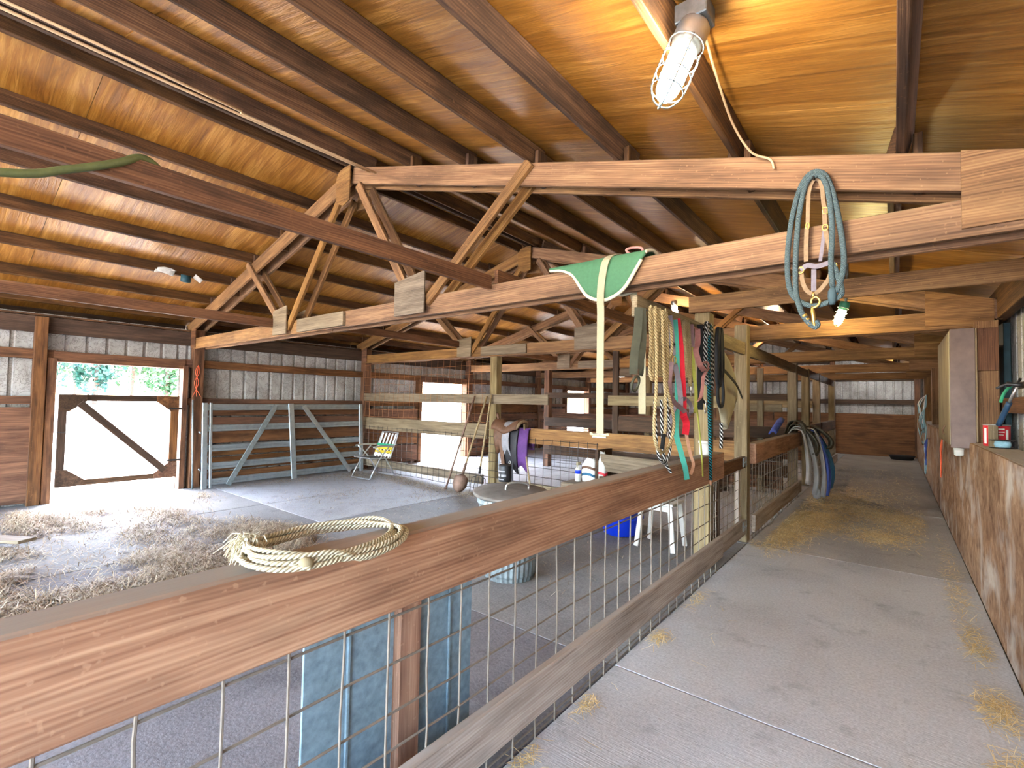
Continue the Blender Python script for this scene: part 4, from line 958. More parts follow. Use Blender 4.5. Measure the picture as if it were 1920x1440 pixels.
# lime lead
t = hang('lead_strap', 'thin lime-yellow lead trailing down past the rail', 'lead', 3.90, Z_TOP)
ribbon('strap', [(XT + .01, 3.86, 2.1), (XT + .015, 3.87, 1.9), (XT + .02, 3.88, 1.76), (XT + .03, 3.90, 1.62), (XT + .04, 3.86, 1.50), (XT + .05, 3.80, 1.46), (XT + .05, 3.74, 1.47)], .024, .004, (.8, .6, 0), 'lime_web', t)
tube('cord', [(XT + .03, 3.92, 1.50), (XT + .05, 3.93, 1.30), (XT + .062, 3.95, 1.10), (XT + .064, 3.97, .95)], .007, 'lime_web', t)
# black leads
t = hank('rope_hank', 'dark flecked rope hank in the middle of the black leads', 'rope_blackwhite', 4.18, .20, 2.20, 1.72, 5, .015)
t = hang('lead_strap', 'black nylon lead with a nickel snap, left of the teal twisted rope', 'lead', 4.02, Z_TOP)
ribbon('strap', [(XT + .02, 4.02, 2.18), (XT + .025, 4.02, 1.9), (XT + .03, 4.00, 1.6), (XT + .035, 3.99, 1.48)], .05, .006, (.8, .6, 0), 'black_web', t)
ribbon('strap', [(XT + .03, 4.05, 1.60), (XT + .04, 4.03, 1.56), (XT + .05, 4.12, 1.53), (XT + .04, 4.20, 1.57)], .02, .006, (.3, .3, .8), 'black_web', t)
tube('snap', [(XT + .05, 4.08, 1.56), (XT + .05, 4.08, 1.50), (XT + .05, 4.06, 1.475), (XT + .05, 4.08, 1.455), (XT + .05, 4.10, 1.475)], .005, 'nickel', t)
t = hang('twisted_lead', 'teal and black twisted lead rope hanging straight down to the rail', 'rope', 4.17, Z_TOP)
tube('rope', [(XT + .05, 4.20, 2.19), (XT + .055, 4.15, 2.10), (XT + .06, 4.13, 1.8), (XT + .06, 4.15, 1.4), (XT + .066, 4.16, 1.1), (XT + .068, 4.17, .90)], .0135, 'rope_teal', t)
tube('rope', [(XT + .03, 4.19, 2.19), (XT + .05, 4.19, 2.0), (XT + .055, 4.18, 1.6), (XT + .06, 4.19, 1.3), (XT + .06, 4.185, 1.0)], .012, 'rope_teal', t)
lathe('leather_tip', [(.010, 0), (.011, .02), (.006, .045)], (XT + .068, 4.17, .90), 'strap_tan', t, 8, (0, 0, -1))
t = hank('lead_rope', 'thick black lead rope, last on the tack beam before the canvas sheet', 'black_web', 4.46, .12, 2.19, 1.74, 3, .019, cat='rope')
tube('rope_loop', [(XT + .04, 4.47, 1.80), (XT + .045, 4.44, 1.65), (XT + .05, 4.44, 1.56), (XT + .05, 4.50, 1.51), (XT + .05, 4.58, 1.53), (XT + .05, 4.60, 1.64), (XT + .045, 4.57, 1.80)], .015, 'black_web', t)
# canvas sheet
def canvas():
    t = hang('canvas_sheet', 'pale canvas horse sheet with a black strap hanging by the aisle post', 'horse blanket', 4.95, 1.95)
    G = []
    edge = lambda v: (np.interp(v, [0, .15, .45, .62, .8, 1], [4.62, 4.58, 4.55, 4.60, 4.72, 4.84]), np.interp(v, [0, .15, .35, .6, .75, 1], [4.70, 4.98, 5.22, 5.34, 5.22, 4.92]))
    for j in range(15):
        v = j / 14; a, b_ = edge(v); z = 2.06 - .74 * v
        G.append([(XT - .005 + .02 * math.sin(i * 1.3 + v * 5) * v + .012 * math.sin(i * .7), a + (b_ - a) * i / 11, z - .03 * math.sin(math.pi * i / 11)) for i in range(12)])
    cloth('sheet', G, 'canvas', t, .006)
    ribbon('black_strap', [(XT + .035, 4.62, 1.86), (XT + .04, 4.85, 1.80), (XT + .045, 5.10, 1.72), (XT + .045, 5.32, 1.60)], .03, .005, (0, .3, 1), 'black_web', t)
    tube('tail_cord', [(XT, 4.72, 1.36), (XT, 4.73, 1.25), (XT, 4.72, 1.12)], .016, 'rope_blackwhite', t)
    ribbon('hanger', [(XT - .02, 4.70, 2.20), (XT - .005, 4.68, 2.05)], .03, .006, (0, 1, 0), 'black_web', t, n=2)
canvas()

# white cup on the near rail
t = thing('plastic_tub', 'small white plastic tub with a lid standing on the end of the near rail', 'tub', (-1.30, 4.32, 1.09))
lathe('tub_body', [(.042, 0), (.045, .005), (.050, .10)], (-1.29, 4.32, 1.0905), 'white_plastic', t, 20)
lathe('tub_lid', [(.055, .10), (.055, .118), (.048, .122)], (-1.29, 4.32, 1.0905), 'white_plastic', t, 20)

# ================================================================== things in the pen
def trash_can():
    c = (-2.66, 3.35, 0); t = thing('trash_can', 'galvanised fluted trash can behind the near rail', 'trash can', c)
    lathe('can_body', [(.215, .0), (.22, .03), (.232, .05), (.275, .62), (.292, .64), (.292, .675), (.280, .68)], c, 'galv_dull', t, 64, flute=.016, nfl=32, smooth=False)
    ld = lathe('can_lid', [(.342, .705), (.344, .722), (.33, .730), (.2, .742), (.06, .75), (.005, .751)], (-2.69, 3.38, 0), 'lid_dusty', t, 40, axis=(.045, -.03, 1))
    tube('lid_handle', [(-2.66, 3.28, .745), (-2.65, 3.29, .795), (-2.60, 3.37, .81), (-2.55, 3.45, .79), (-2.545, 3.46, .745)], .010, 'nickel', ld)
    for y in (-1, 1): tube('side_handle', [(-2.66 + .10, 3.35 + y * .27, .5), (-2.66 + .06, 3.35 + y * .32, .45), (-2.66 - .06, 3.35 + y * .32, .45), (-2.66 - .10, 3.35 + y * .27, .5)], .008, 'galv_dull', t)
trash_can()
t = thing('black_tin', 'black paint tin standing on the trash can lid', 'tin', (-2.90, 3.55, .765))
lathe('tin_body', [(.058, 0), (.060, .004), (.060, .145), (.058, .15)], (-2.87, 3.52, .768), 'black_plastic', t, 24)
lathe('tin_rim', [(.062, .146), (.063, .156), (.056, .158)], (-2.87, 3.52, .768), 'steel_dark', t, 24)
V = []; F = []
for z0, z1, a0, a1 in ((.050, .072, 3.6, 4.6), (.050, .072, 4.8, 5.6), (.095, .105, 3.9, 5.4), (.02, .03, 4.0, 5.2)):
    for i in range(8):
        a = a0 + (a1 - a0) * i / 7; b0 = len(V); V += [(-2.87 + .0612 * math.cos(a), 3.52 + .0612 * math.sin(a), .768 + z0), (-2.87 + .0612 * math.cos(a), 3.52 + .0612 * math.sin(a), .768 + z1)]
        if i: F.append([b0 - 2, b0, b0 + 1, b0 - 1])
mesh('tin_print', V, F, 'leather_grey', t)

# folding lawn chair
def lawn_chair():
    C = np.array([-8.12, 5.72, 0]); ang = math.radians(18); fw = np.array([math.sin(ang) * -1, -math.cos(ang), 0]); sd = np.array([math.cos(ang), -math.sin(ang), 0])
    fw = np.array([-.62, -.52, 0]); fw /= np.linalg.norm(fw); fw = np.array([.0, -1, 0]); fw /= np.linalg.norm(fw); sd = np.array([-fw[1], fw[0], 0])
    C = np.array([-7.98, 5.74, 0])
    def P(f, s, z): return tuple(C + fw * f + sd * s + np.array([0, 0, z]))
    t = thing('lawn_chair', 'folding lawn chair with striped yellow and white webbing by the mesh fence', 'chair', tuple(C))
    w = .29
    for s in (-w, w):
        tube('arm_rest', [P(.24, s, .60), P(.05, s, .615), P(-.24, s, .60)], .016, 'chair_tube', t)
        tube('leg', [P(.30, s, .02), P(.10, s, .36), P(-.13, s, .61)], .0125, 'chair_tube', t, n=2)
        tube('leg', [P(-.28, s * .95, .02), P(-.06, s * .95, .36), P(.20, s * .95, .60)], .0125, 'chair_tube', t, n=2)
    tube('floor_bar', [P(.30, -w, .02), P(.33, -w * .8, .013), P(.33, w * .8, .013), P(.30, w, .02)], .0125, 'chair_tube', t)
    tube('floor_bar', [P(-.28, -w, .02), P(-.31, -w * .8, .013), P(-.31, w * .8, .013), P(-.28, w, .02)], .0125, 'chair_tube', t)
    tube('seat_frame', [P(-.17, -w * .88, .36), P(.24, -w * .88, .39), P(.28, -w * .7, .392), P(.28, w * .7, .392), P(.24, w * .88, .39), P(-.17, w * .88, .36)], .0125, 'chair_tube', t)
    tube('back_frame', [P(-.17, -w * .88, .36), P(-.34, -w * .88, .80), P(-.36, -w * .7, .85), P(-.36, w * .7, .85), P(-.34, w * .88, .80), P(-.17, w * .88, .36)], .0125, 'chair_tube', t)
    G = [[P(-.17 + .44 * j / 5, -w * .84 + 2 * w * .84 * i / 5, .362 + .03 * j / 5 - .03 * math.sin(math.pi * i / 5) * math.sin(math.pi * (j + .5) / 6)) for i in range(6)] for j in range(6)]
    cloth('seat', G, 'seat_dark', t, .01)
    def bk(u): return (-.17 - .19 * u, .36 + .48 * u)
    for i in range(5):
        s = (-.76 + 1.52 * i / 4) * w * .94
        ribbon('back_web', [P(bk(u)[0] + .012, s, bk(u)[1]) for u in (.02, .5, .98)], .046, .003, tuple(sd), 'paint_white', t, n=2)
    for u, m in ((.24, 'paint_yellow'), (.38, 'paint_yellow'), (.51, 'paint_green'), (.12, 'paint_white')):
        f, z = bk(u); ribbon('cross_web', [P(f + .022, -w * .9, z), P(f + .03, 0, z), P(f + .022, w * .9, z)], .052, .003, (fw[0] * -.4, fw[1] * -.4, 1), m, t, n=3)
lawn_chair()

# long-handled tools leaning on the middle post
def handle_tool(name, label, foot, top, head):
    t = thing(name, label, 'tool', foot, 'tools leaning at the middle post')
    tube('handle', [foot, tuple((np.array(foot) + np.array(top)) / 2), top], .0165, 'wood_handle' if head != 'bar' else 'iron', t, n=2)
    f, d = np.array(foot), np.array(top) - np.array(foot); d /= np.linalg.norm(d)
    s = np.cross(d, [.62, -.78, 0]); s /= np.linalg.norm(s); nn = np.cross(d, s)
    if head == 'shovel':
        G = []
        for j in range(8):
            u = j / 7; w = np.interp(u, [0, .15, .6, .85, 1], [.035, .115, .12, .08, .008])
            G.append([tuple(f - d * (.30 * u - .0) + s * w * k + nn * (.035 * (k * k) - .02)) for k in (-1, -.5, 0, .5, 1)])
        cloth('blade', G, 'iron', t, .004)
        lathe('ferrule', [(.024, 0), (.022, .2)], tuple(f), 'iron', t, 12, tuple(d))
    if head == 'fork':
        tube('shoulder', [tuple(f - d * .02 + s * a * .11 + nn * .0 + d * -.05 * abs(a)) for a in (-1, -.6, 0, .6, 1)], .007, 'steel_dark', t)
        for a in (-1, -.5, 0, .5, 1): tube('tine', [tuple(f - d * (.02 + .05 * abs(a)) + s * a * .11), tuple(f - d * .16 + s * a * .115 + nn * .03), tuple(f - d * .30 + s * a * .11 + nn * .01)], .005, 'steel_dark', t, taper=None)
        lathe('ferrule', [(.021, 0), (.020, .12)], tuple(f), 'steel_dark', t, 12, tuple(d))
    if head == 'bar': lathe('foot', [(.03, 0), (.022, .04)], tuple(f), 'iron', t, 10, tuple(d))
    return t
handle_tool('digging_bar', 'long rusty bar leaning furthest left of the tools', (-5.97, 5.74, .015), (-5.64, 6.06, 1.60), 'bar')
handle_tool('shovel', 'round-point shovel with a rusty blade beside the middle post', (-5.54, 5.70, .31), (-5.38, 6.08, 1.60), 'shovel')
handle_tool('pitchfork', 'pitchfork with five tines close against the middle post', (-5.30, 5.84, .33), (-5.30, 6.10, 1.62), 'fork')

# saddle with purple pad on the pen fence
def saddle():
    t = thing('saddle', 'worn brown and grey saddle with a purple pad over the pen fence', 'saddle', (-4.95, 6.2, 1.1))
    ys = TY[1] - .105
    def drape(name, mat, xa, xb, zf, zb, bul, lift, th=.02, x2=None):
        G = []
        for k in range(13):
            row = []
            for i in range(9):
                u = i / 8; x = xa + (xb - xa) * u + (0 if x2 is None else x2 * max(0, 6 - k) / 6)
                if k <= 5: p = (x, ys - .06 - bul * math.sin(math.pi * k / 6 + .3), zf + (1.13 + lift - zf) * k / 5 - .05 * math.cos(u * 6.28) * (1 - k / 5))
                elif k <= 7: p = (x, ys + (k - 6) * .05, 1.15 + lift)
                else: p = (x, ys + .06 + .02, 1.13 + lift + (zb - 1.13 - lift) * (k - 7) / 5)
                row.append(p)
            G.append(row)
        return cloth(name, G, mat, t, th)
    drape('saddle_pad', 'purple', -4.76, -4.50, .46, .75, .05, -.06, .03)
    drape('blanket', 'leather_black', -4.98, -4.68, .42, .8, .085, .0, .02)
    drape('flap', 'leather_brown', -5.18, -4.98, .70, .8, .10, .03, .02, x2=.06)
    drape('flap', 'leather_grey', -4.98, -4.84, .62, .8, .13, .035, .015, x2=.05)
    G = []
    for k in range(10):   # seat
        u = k / 9; x = -5.20 + .52 * u; zc = 1.17 + .05 * (2 * u - 1) ** 2 + .02 * math.sin(u * 9)
        G.append([(x, ys + .17 * math.sin(a), zc - .17 * (1 - math.cos(a))) for a in np.linspace(-1.5, 1.5, 9)])
    cloth('seat', G, 'leather_brown', t, .025)
    tube('cantle_roll', [(-4.70, ys - .15, 1.08), (-4.66, ys - .10, 1.17), (-4.65, ys, 1.20), (-4.66, ys + .08, 1.17), (-4.72, ys + .15, 1.10)], .026, 'strap_beige', t)
    tube('horn', [(-5.16, ys - .02, 1.22), (-5.19, ys - .03, 1.30), (-5.20, ys - .04, 1.30)], .026, 'leather_brown', t)
    ribbon('stirrup_leather', [(-5.02, ys - .16, .95), (-4.96, ys - .17, .70), (-4.93, ys - .16, .45)], .07, .008, (1, 0, 0), 'leather_brown', t)
    tube('stirrup', [(-4.99, ys - .16, .46), (-5.02, ys - .16, .34), (-4.99, ys - .16, .28), (-4.88, ys - .16, .28), (-4.85, ys - .16, .34), (-4.88, ys - .16, .46)], .013, 'leather_brown', t)
    ribbon('girth', [(-5.10, ys - .08, .9), (-5.09, ys - .08, .6), (-5.08, ys - .08, .35)], .05, .01, (1, 0, 0), 'leather_grey', t)
    ribbon('girth', [(-4.77, ys - .13, .6), (-4.78, ys - .12, .35), (-4.76, ys - .12, .12)], .03, .01, (1, 0, 0), 'leather_black', t)
    tube('ring', [(-4.80 + .018 * math.cos(u), ys - .165, .55 + .022 * math.sin(u)) for u in np.linspace(0, 6.28, 10, endpoint=False)], .004, 'nickel', t, n=2, closed=True)
saddle()
tag(tube('tool_handle', [(-4.36, 6.02, .02), (-4.50, 6.05, .6), (-4.60, 6.10, 1.16)], .014, 'wood_handle', n=2), 'bare wooden handle propped beside the purple saddle pad', 'handle')

# hay manger on the pen fence, crate with bags, stool, tub
mg = thing('hay_manger', 'grey slant-front hay manger fixed to the pen fence', 'manger', (-2.4, 5.95, .7))
V = [(-3.12, 6.17, .86), (-1.55, 6.17, .86), (-1.55, 5.60, .98), (-3.12, 5.60, .98)]
board('front_board', (-3.02, 5.72, .74), (-1.55, 5.50, .74), .24, .025, 'wood_grey', mg, up=(0, -.35, 1))
board('floor_board', (-3.05, 5.90, .55), (-1.55, 5.80, .55), .03, .40, 'wood_dark', mg)
block('end_board', (-3.10, 5.68, .52), (-3.06, 6.09, .90), 'wood_dark', mg, 'Y'); block('back_board', (-3.05, 6.09, .5), (-1.55, 6.115, .86), 'wood_dark', mg, 'X')
cr = thing('wooden_crate', 'rough wooden crate under the supplement bags', 'crate', (-3.2, 5.65, 0))
for k in range(3): block('crate_slat', (-3.46, 5.42, .02 + .15 * k), (-2.96, 5.44, .15 + .15 * k), 'wood_grey', cr, 'X'); block('crate_slat', (-3.46, 5.86, .02 + .15 * k), (-2.96, 5.88, .15 + .15 * k), 'wood_grey', cr, 'X')
for k in range(3): block('crate_slat', (-3.46, 5.441, .02 + .15 * k), (-3.44, 5.859, .15 + .15 * k), 'wood_grey', cr, 'Y'); block('crate_slat', (-2.98, 5.441, .02 + .15 * k), (-2.96, 5.859, .15 + .15 * k), 'wood_grey', cr, 'Y')
block('crate_top', (-3.46, 5.42, .451), (-2.96, 5.88, .47), 'wood_grey', cr, 'X')
def bag(label, c, w, d, h, mats):
    t = thing('feed_bag', label, 'bag', c, 'things on the crate'); n = 20; prof = [(.85, 0), (1, .06), (1.03, .4), (1, .7), (.8, .88), (.55, 1.0)]
    V = []; F = []
    for s, z in prof:
        for i in range(n): a = 2 * math.pi * i / n; V.append((c[0] + w / 2 * s * abs(math.cos(a)) ** .6 * np.sign(math.cos(a)), c[1] + d / 2 * s * (1 if z < .8 else .4) * abs(math.sin(a)) ** .6 * np.sign(math.sin(a)), c[2] + h * z + .012 * math.sin(3 * a + z * 7)))
    for j in range(5):
        for i in range(n): F.append([j * n + i, j * n + (i + 1) % n, (j + 1) * n + (i + 1) % n, (j + 1) * n + i])
    F += [list(range(n))[::-1], [5 * n + i for i in range(n)]]
    mesh('sack', V, F, mats[0], t, smooth=True)
    for k, m in enumerate(mats[1:]):
        z = c[2] + h * (.25 + .3 * k); V = []; F = []
        for zz in (z, z + .035):
            for i in range(n): a = 2 * math.pi * i / n; V.append((c[0] + (w / 2 * 1.045 + .002) * abs(math.cos(a)) ** .6 * np.sign(math.cos(a)), c[1] + (d / 2 * 1.045 + .002) * abs(math.sin(a)) ** .6 * np.sign(math.sin(a)), zz + .012 * math.sin(3 * a)))
        for i in range(n): F.append([i, (i + 1) % n, n + (i + 1) % n, n + i])
        mesh('printed_band', V, F, m, t, smooth=True)
bag('white supplement bag with a brown and a teal band on the crate', (-3.20, 5.72, .472), .20, .14, .30, ('paint_white', 'cloth_teal', 'leather_brown'))
bag('crumpled white plastic bag with a red mark on the crate', (-3.05, 5.76, .472), .16, .12, .40, ('white_plastic', 'paint_red'))
t = thing('spray_bottle', 'white spray bottle with a blue label on the crate', 'bottle', (-3.34, 5.66, .472))
lathe('bottle_body', [(.036, 0), (.04, .005), (.04, .15), (.018, .20), (.014, .215)], (-3.32, 5.62, .472), 'white_plastic', t, 20)
lathe('bottle_label', [(.0408, .10), (.0408, .148), (.030, .172)], (-3.32, 5.62, .472), 'blue_plastic', t, 20)
block('trigger_head', (-3.335, 5.59, .685), (-3.305, 5.68, .725), 'strap_cream', t, 'Y'); tube('trigger', [(-3.32, 5.61, .69), (-3.32, 5.595, .66), (-3.32, 5.60, .64)], .006, 'strap_cream', t)

t = thing('plastic_stool', 'white plastic stool standing inside the near fence by the post', 'stool', (-1.98, 5.10, 0))
for sx in (-1, 1):
    for sy in (-1, 1):
        board('leg', (-1.98 + sx * .20, 5.10 + sy * .18, .0), (-1.98 + sx * .15, 5.10 + sy * .14, .46), .05, .025, 'white_plastic', t, up=(1, 0, 0))
block('seat', (-2.17, 4.93, .46), (-1.79, 5.27, .49), 'white_plastic', t, 'X', .012); block('apron', (-2.14, 4.945, .40), (-1.82, 4.96, .458), 'white_plastic', t, 'X'); block('apron', (-2.14, 5.24, .40), (-1.82, 5.255, .458), 'white_plastic', t, 'X')
t = thing('blue_tub', 'bright blue plastic feed tub lying under the near rail', 'tub', (-2.55, 5.15, 0))
lathe('tub_body', [(.03, .012), (.17, .012), (.20, .03), (.235, .20), (.25, .215), (.25, .225), (.225, .222), (.19, .04), (.03, .03)], (-2.50, 5.22, 0), 'blue_plastic', t, 28)
lathe('tub_rim', [(.252, .205), (.258, .212), (.258, .228), (.250, .232)], (-2.50, 5.22, 0), 'blue_plastic', t, 28)

# ================================================================== blankets draped over the aisle fence
def drape_blanket():
    t = thing('draped_blanket', 'bundle of grey, olive and blue blankets draped over the aisle fence end', 'blanket', (-1.3, 9.3, 1.1))
    def fall(name, mat, y0, y1, x_in, zback, zfront, bulge, top, ph, back=.10):
        G = []
        for k in range(18):
            u = k / 17; row = []
            for i in range(10):
                v = i / 9; y = y0 + (y1 - y0) * v
                pin = 1 - .45 * max(0, (u - .55) / .45) if u > .55 else 1
                y = (y0 + y1) / 2 + (y - (y0 + y1) / 2) * pin
                fold = .03 * math.sin(v * 9 + ph) * min(1, u * 2)
                if u < .2: x = x_in - back * (1 - u / .2); z = zback + (top - zback) * (u / .2)
                elif u < .42: w = (u - .2) / .22; x = x_in + .17 * w; z = top + .03 * math.sin(math.pi * w)
                else: w = (u - .42) / .58; x = x_in + .17 + bulge * math.sin(w * 2.2) + fold; z = top + (zfront - top) * w
                row.append((x, y + .01 * math.sin(u * 12 + ph), z + .02 * math.sin(v * 5 + ph) * u))
            G.append(row)
        cloth(name, G, mat, t, .012)
    fall('blanket_fold', 'cloth_grey', 9.00, 9.34, -1.345, .85, .26, .07, 1.13, .3)
    fall('blanket_fold', 'cloth_grey', 9.14, 9.44, -1.345, .85, .10, .17, 1.16, 1.5)
    fall('blanket_fold', 'cloth_grey', 9.24, 9.52, -1.20, 1.05, .06, .12, 1.14, .8, .0)
    fall('blanket_fold', 'cloth_blue', 9.36, 9.66, -1.19, 1.03, .08, .16, 1.10, 2.4, .0)
    fall('blanket_fold', 'cloth_teal', 9.50, 9.84, -1.19, 1.0, .18, .20, 1.06, 3.1, .0)
    fall('blanket_fold', 'cloth_olive', 9.02, 9.44, -1.36, .8, .74, .20, 1.20, .9)
    fall('blanket_fold', 'cloth_olive', 9.40, 9.84, -1.20, 1.1, .84, .20, 1.17, 1.9, .0)
    fall('blanket_fold', 'cloth_olive', 8.98, 9.40, -1.37, .9, 1.02, .05, 1.26, 2.0)
    G = [[(-1.42 - .03 * j, 8.30 + .70 * (i / 8) + .02 * j, 1.10 + .20 * (i / 8) + .035 * math.sin(j * .9)) for i in range(9)] for j in range(5)]
    cloth('blue_sleeve', G, 'cloth_blue', t, .02)
    lathe('tied_bundle', [(.02, 0), (.055, .03), (.065, .08), (.05, .14), (.03, .17)], (-1.02, 9.45, .0), 'cloth_grey', t, 14)
drape_blanket()

# ================================================================== right-hand wall
cb = thing('wall_cabinet', 'shallow wooden box panel standing out from the right-hand post', 'cabinet', (.49, 6.4, 1.17))
block('face_board', (.405, 6.03, 1.17), (.578, 6.05, 2.272), 'paint_grey', cb, 'Z')
block('side_board', (.405, 6.051, 1.19), (.425, 7.55, 2.268), 'wood_post', cb, 'Z'); block('bottom_board', (.426, 6.051, 1.19), (.53, 7.55, 1.21), 'wood_dark', cb, 'Y')
block('edge_strip', (.40, 6.034, 1.20), (.4045, 6.10, 2.25), 'strap_cream', cb, 'Z'); block('edge_strip', (.5785, 6.03, 1.23), (.590, 6.06, 2.27), 'wood_handle', cb, 'Z')
tube('hook', [(.40, 6.55, 1.36), (.385, 6.55, 1.33), (.38, 6.54, 1.29), (.395, 6.53, 1.27)], .006, 'iron', cb)
t = thing('outlet_box', 'white rounded electrical fitting under the wall box', 'fitting', (.47, 6.1, 1.1))
lathe('fitting_body', [(.02, -.075), (.034, -.065), (.036, 0)], (.462, 6.075, 1.168), 'white_plastic', t, 18)
lathe('fitting_collar', [(.039, -.018), (.039, -.002)], (.462, 6.075, 1.168), 'white_plastic', t, 18)
CC = (.668, 5.70)
t = thing('red_can', 'red and white gallon tin standing on the ledge of the right wall', 'can', (*CC, 1.2225))
lathe('can_body', [(.080, 0), (.083, .003), (.083, .172), (.080, .176)], (*CC, 1.2225), 'paint_red', t, 32)
lathe('can_rim', [(.084, .172), (.086, .180), (.076, .181)], (*CC, 1.2225), 'galv', t, 32)
V = []; F = []
for a0, a1, z0, z1 in ((3.95, 4.08, .005, .168), (4.28, 4.36, .005, .168), (3.5, 3.8, .02, .15), (4.5, 5.2, .138, .150), (4.5, 5.2, .116, .124), (4.5, 5.1, .095, .101), (5.3, 5.55, .06, .14), (4.5, 5.2, .05, .058), (4.5, 5.0, .03, .036)):
    for i in range(6):
        a = a0 + (a1 - a0) * i / 5; b0 = len(V); V += [(CC[0] + .0836 * math.cos(a), CC[1] + .0836 * math.sin(a), 1.2225 + z0), (CC[0] + .0836 * math.cos(a), CC[1] + .0836 * math.sin(a), 1.2225 + z1)]
        if i: F.append([b0 - 2, b0, b0 + 1, b0 - 1])
mesh('can_print', V, F, 'paint_white', t)
t = thing('wire_spool', 'spool of blue twine lying on the ledge in front of the red tin', 'spool', (.668, 5.42, 1.2225))
lathe('twine_wrap', [(.044, .006), (.050, .03), (.044, .058)], (.668, 5.42, 1.2225), 'twine_blue', t, 22)
for z in (0.0, .060): lathe('spool_flange', [(.078, z), (.078, z + .006)], (.668, 5.42, 1.2225), 'steel_dark', t, 24)
t = thing('claw_hammer', 'claw hammer with a blue grip leaning above the ledge', 'hammer', (.69, 5.3, 1.40))
h0, h1 = np.array((.640, 5.36, 1.405)), np.array((.722, 5.20, 1.705)); d = (h1 - h0)
tube('grip', [tuple(h0), tuple(h0 + d * .3), tuple(h0 + d * .60)], .019, 'blue_grip', t, n=3); tube('shaft', [tuple(h0 + d * .58), tuple(h1)], .0105, 'nickel', t, n=2)
s = np.array((-.95, .25, .10)); s /= np.linalg.norm(s)
lathe('head', [(.017, -.055), (.020, -.05), (.020, -.035), (.013, -.025), (.018, 0), (.017, .03)], tuple(h1 + np.array((0, 0, .012))), 'steel_dark', t, 14, tuple(-s))
for k in (-1, 1): tube('claw', [tuple(h1 + s * .02 + np.array((0, 0, .014))), tuple(h1 + s * .06 + np.array((0, .012 * k, .010))), tuple(h1 + s * .11 + np.array((0, .014 * k, -.025)))], .009, 'steel_dark', t)
t = thing('pruning_shears', 'green-handled shears hung behind the hammer on the right wall', 'shears', (.72, 5.4, 1.6))
tube('handle', [(.722, 5.36, 1.72), (.695, 5.38, 1.69), (.672, 5.40, 1.64), (.660, 5.41, 1.585)], .011, 'paint_green', t); tube('blade', [(.722, 5.36, 1.72), (.745, 5.34, 1.74), (.76, 5.32, 1.77)], .010, 'steel_dark', t)
board('hook_board', (.772, 5.20, 1.72), (.772, 5.52, 1.72), .05, .02, 'wood_dark', t)
tag(block('ledge_block', (.60, 5.50, 1.2225), (.655, 5.55, 1.40), 'wood_grey', None, 'Z'), 'short wood offcut upright on the ledge behind the hammer grip', 'block')
# baling twine hanks
def twine(name, label, mats, x, y, z0, z1, n, spread, r=.006):
    t = thing(name, label, 'twine', (x, y, z1), 'baling twine on the right wall')
    for i in range(n):
        a, b_, c, d = (random.uniform(-1, 1) * spread for _ in range(4)); zl = z0 + (z1 - z0) * random.uniform(.4, 1)
        X = lambda k: x - .015 - spread * .5 + k * .5
        tube('strand', [(x - .012, y, z0), (X(c), y + a, z0 + (zl - z0) * .3), (X(d), y + a * 1.2 + b_ * .4, z0 + (zl - z0) * .6), (X(c * .5), y + b_ * .6, zl), (X(-d), y + b_, z0 + (zl - z0) * .65), (X(-c), y + .5 * b_, z0 + (zl - z0) * .25), (x - .012, y, z0)], r, mats[i % len(mats)], t, n=4, k=5)
    lathe('nail', [(.004, 0), (.004, .05)], (x + .03, y, z0), 'steel_dark', t, 6, (-1, 0, 0))
twine('twine_hank', 'hank of pale blue and tan baling twine far down the right wall', ('twine_blue', 'strap_beige', 'twine_blue', 'paint_white'), .50, 12.5, 1.80, .75, 11, .13, .009)
twine('twine_hank', 'orange twine strands hanging below the wall box', ('twine_orange',), .505, 8.6, 1.15, .50, 4, .02, .005)
twine('twine_hank', 'blue twine trailing down the right wall past the pale hank', ('cloth_blue', 'twine_blue'), .50, 12.3, .95, .22, 3, .04, .009)
t = thing('twine_hank', 'thin orange twine tangled on the post by the left doorway', 'twine', (XL + .04, 2.98, 1.5), 'baling twine on posts')
for k in range(3): tube('strand', [(XL + .04, 2.97, 2.02), (XL + .045, 2.93 + .03 * k, 1.9), (XL + .045, 2.98 - .03 * k, 1.72), (XL + .045, 2.90 + .06 * k, 1.50)], .004, 'twine_orange', t, k=5)
tag(tube('garden_hose', [(-2.56, -.4, 2.20), (-2.52, .17, 2.31), (-2.515, .35, 2.39), (-2.52, .50, 2.478), (-2.55, .60, 2.547), (-2.60, .72, 2.50), (-2.60, .85, 2.40), (-2.62, 1.0, 2.30)][:6] + [(-2.60, .78, 2.48)], .016, 'hose_green'), 'green hose slung over the near tie board at the left', 'hose')
# rubber feed pan, board in the hay, ceiling vent
t = thing('rubber_pan', 'low black rubber pan on the floor at the far end of the aisle', 'pan', (.18, 18.7, 0)); lathe('pan_body', [(.26, 0), (.30, .10), (.32, .11), (.30, .115), (.25, .03)], (.16, 18.6, 0), 'rubber_mat', t, 24); lathe('pan_rim', [(.318, .108), (.326, .115), (.318, .122)], (.16, 18.6, 0), 'rubber_mat', t, 24)
tag(board('loose_board', (-7.4, .35, .06), (-6.62, .78, .075), .03, .16, 'wood_grey'), 'loose grey board lying in the hay at the left edge', 'board')
t = thing('torn_vent', 'round dark vent poking through torn ceiling insulation at the left', 'vent', (-7.48, 2.27, 3.04))
lathe('vent_pipe', [(.03, -.02), (.055, -.015), (.06, 0), (.06, .08)], (-7.48, 2.27, 3.06), 'teal_dark', t, 18, (.2, 0, 1))
cloth('torn_flap', [[(-7.62 + .05 * i, 1.95 + .07 * j, 3.155 + .014 * i + .02 * math.sin(i * 2 + j * 1.3) - .02) for i in range(4)] for j in range(4)], 'insulation', t, .008)
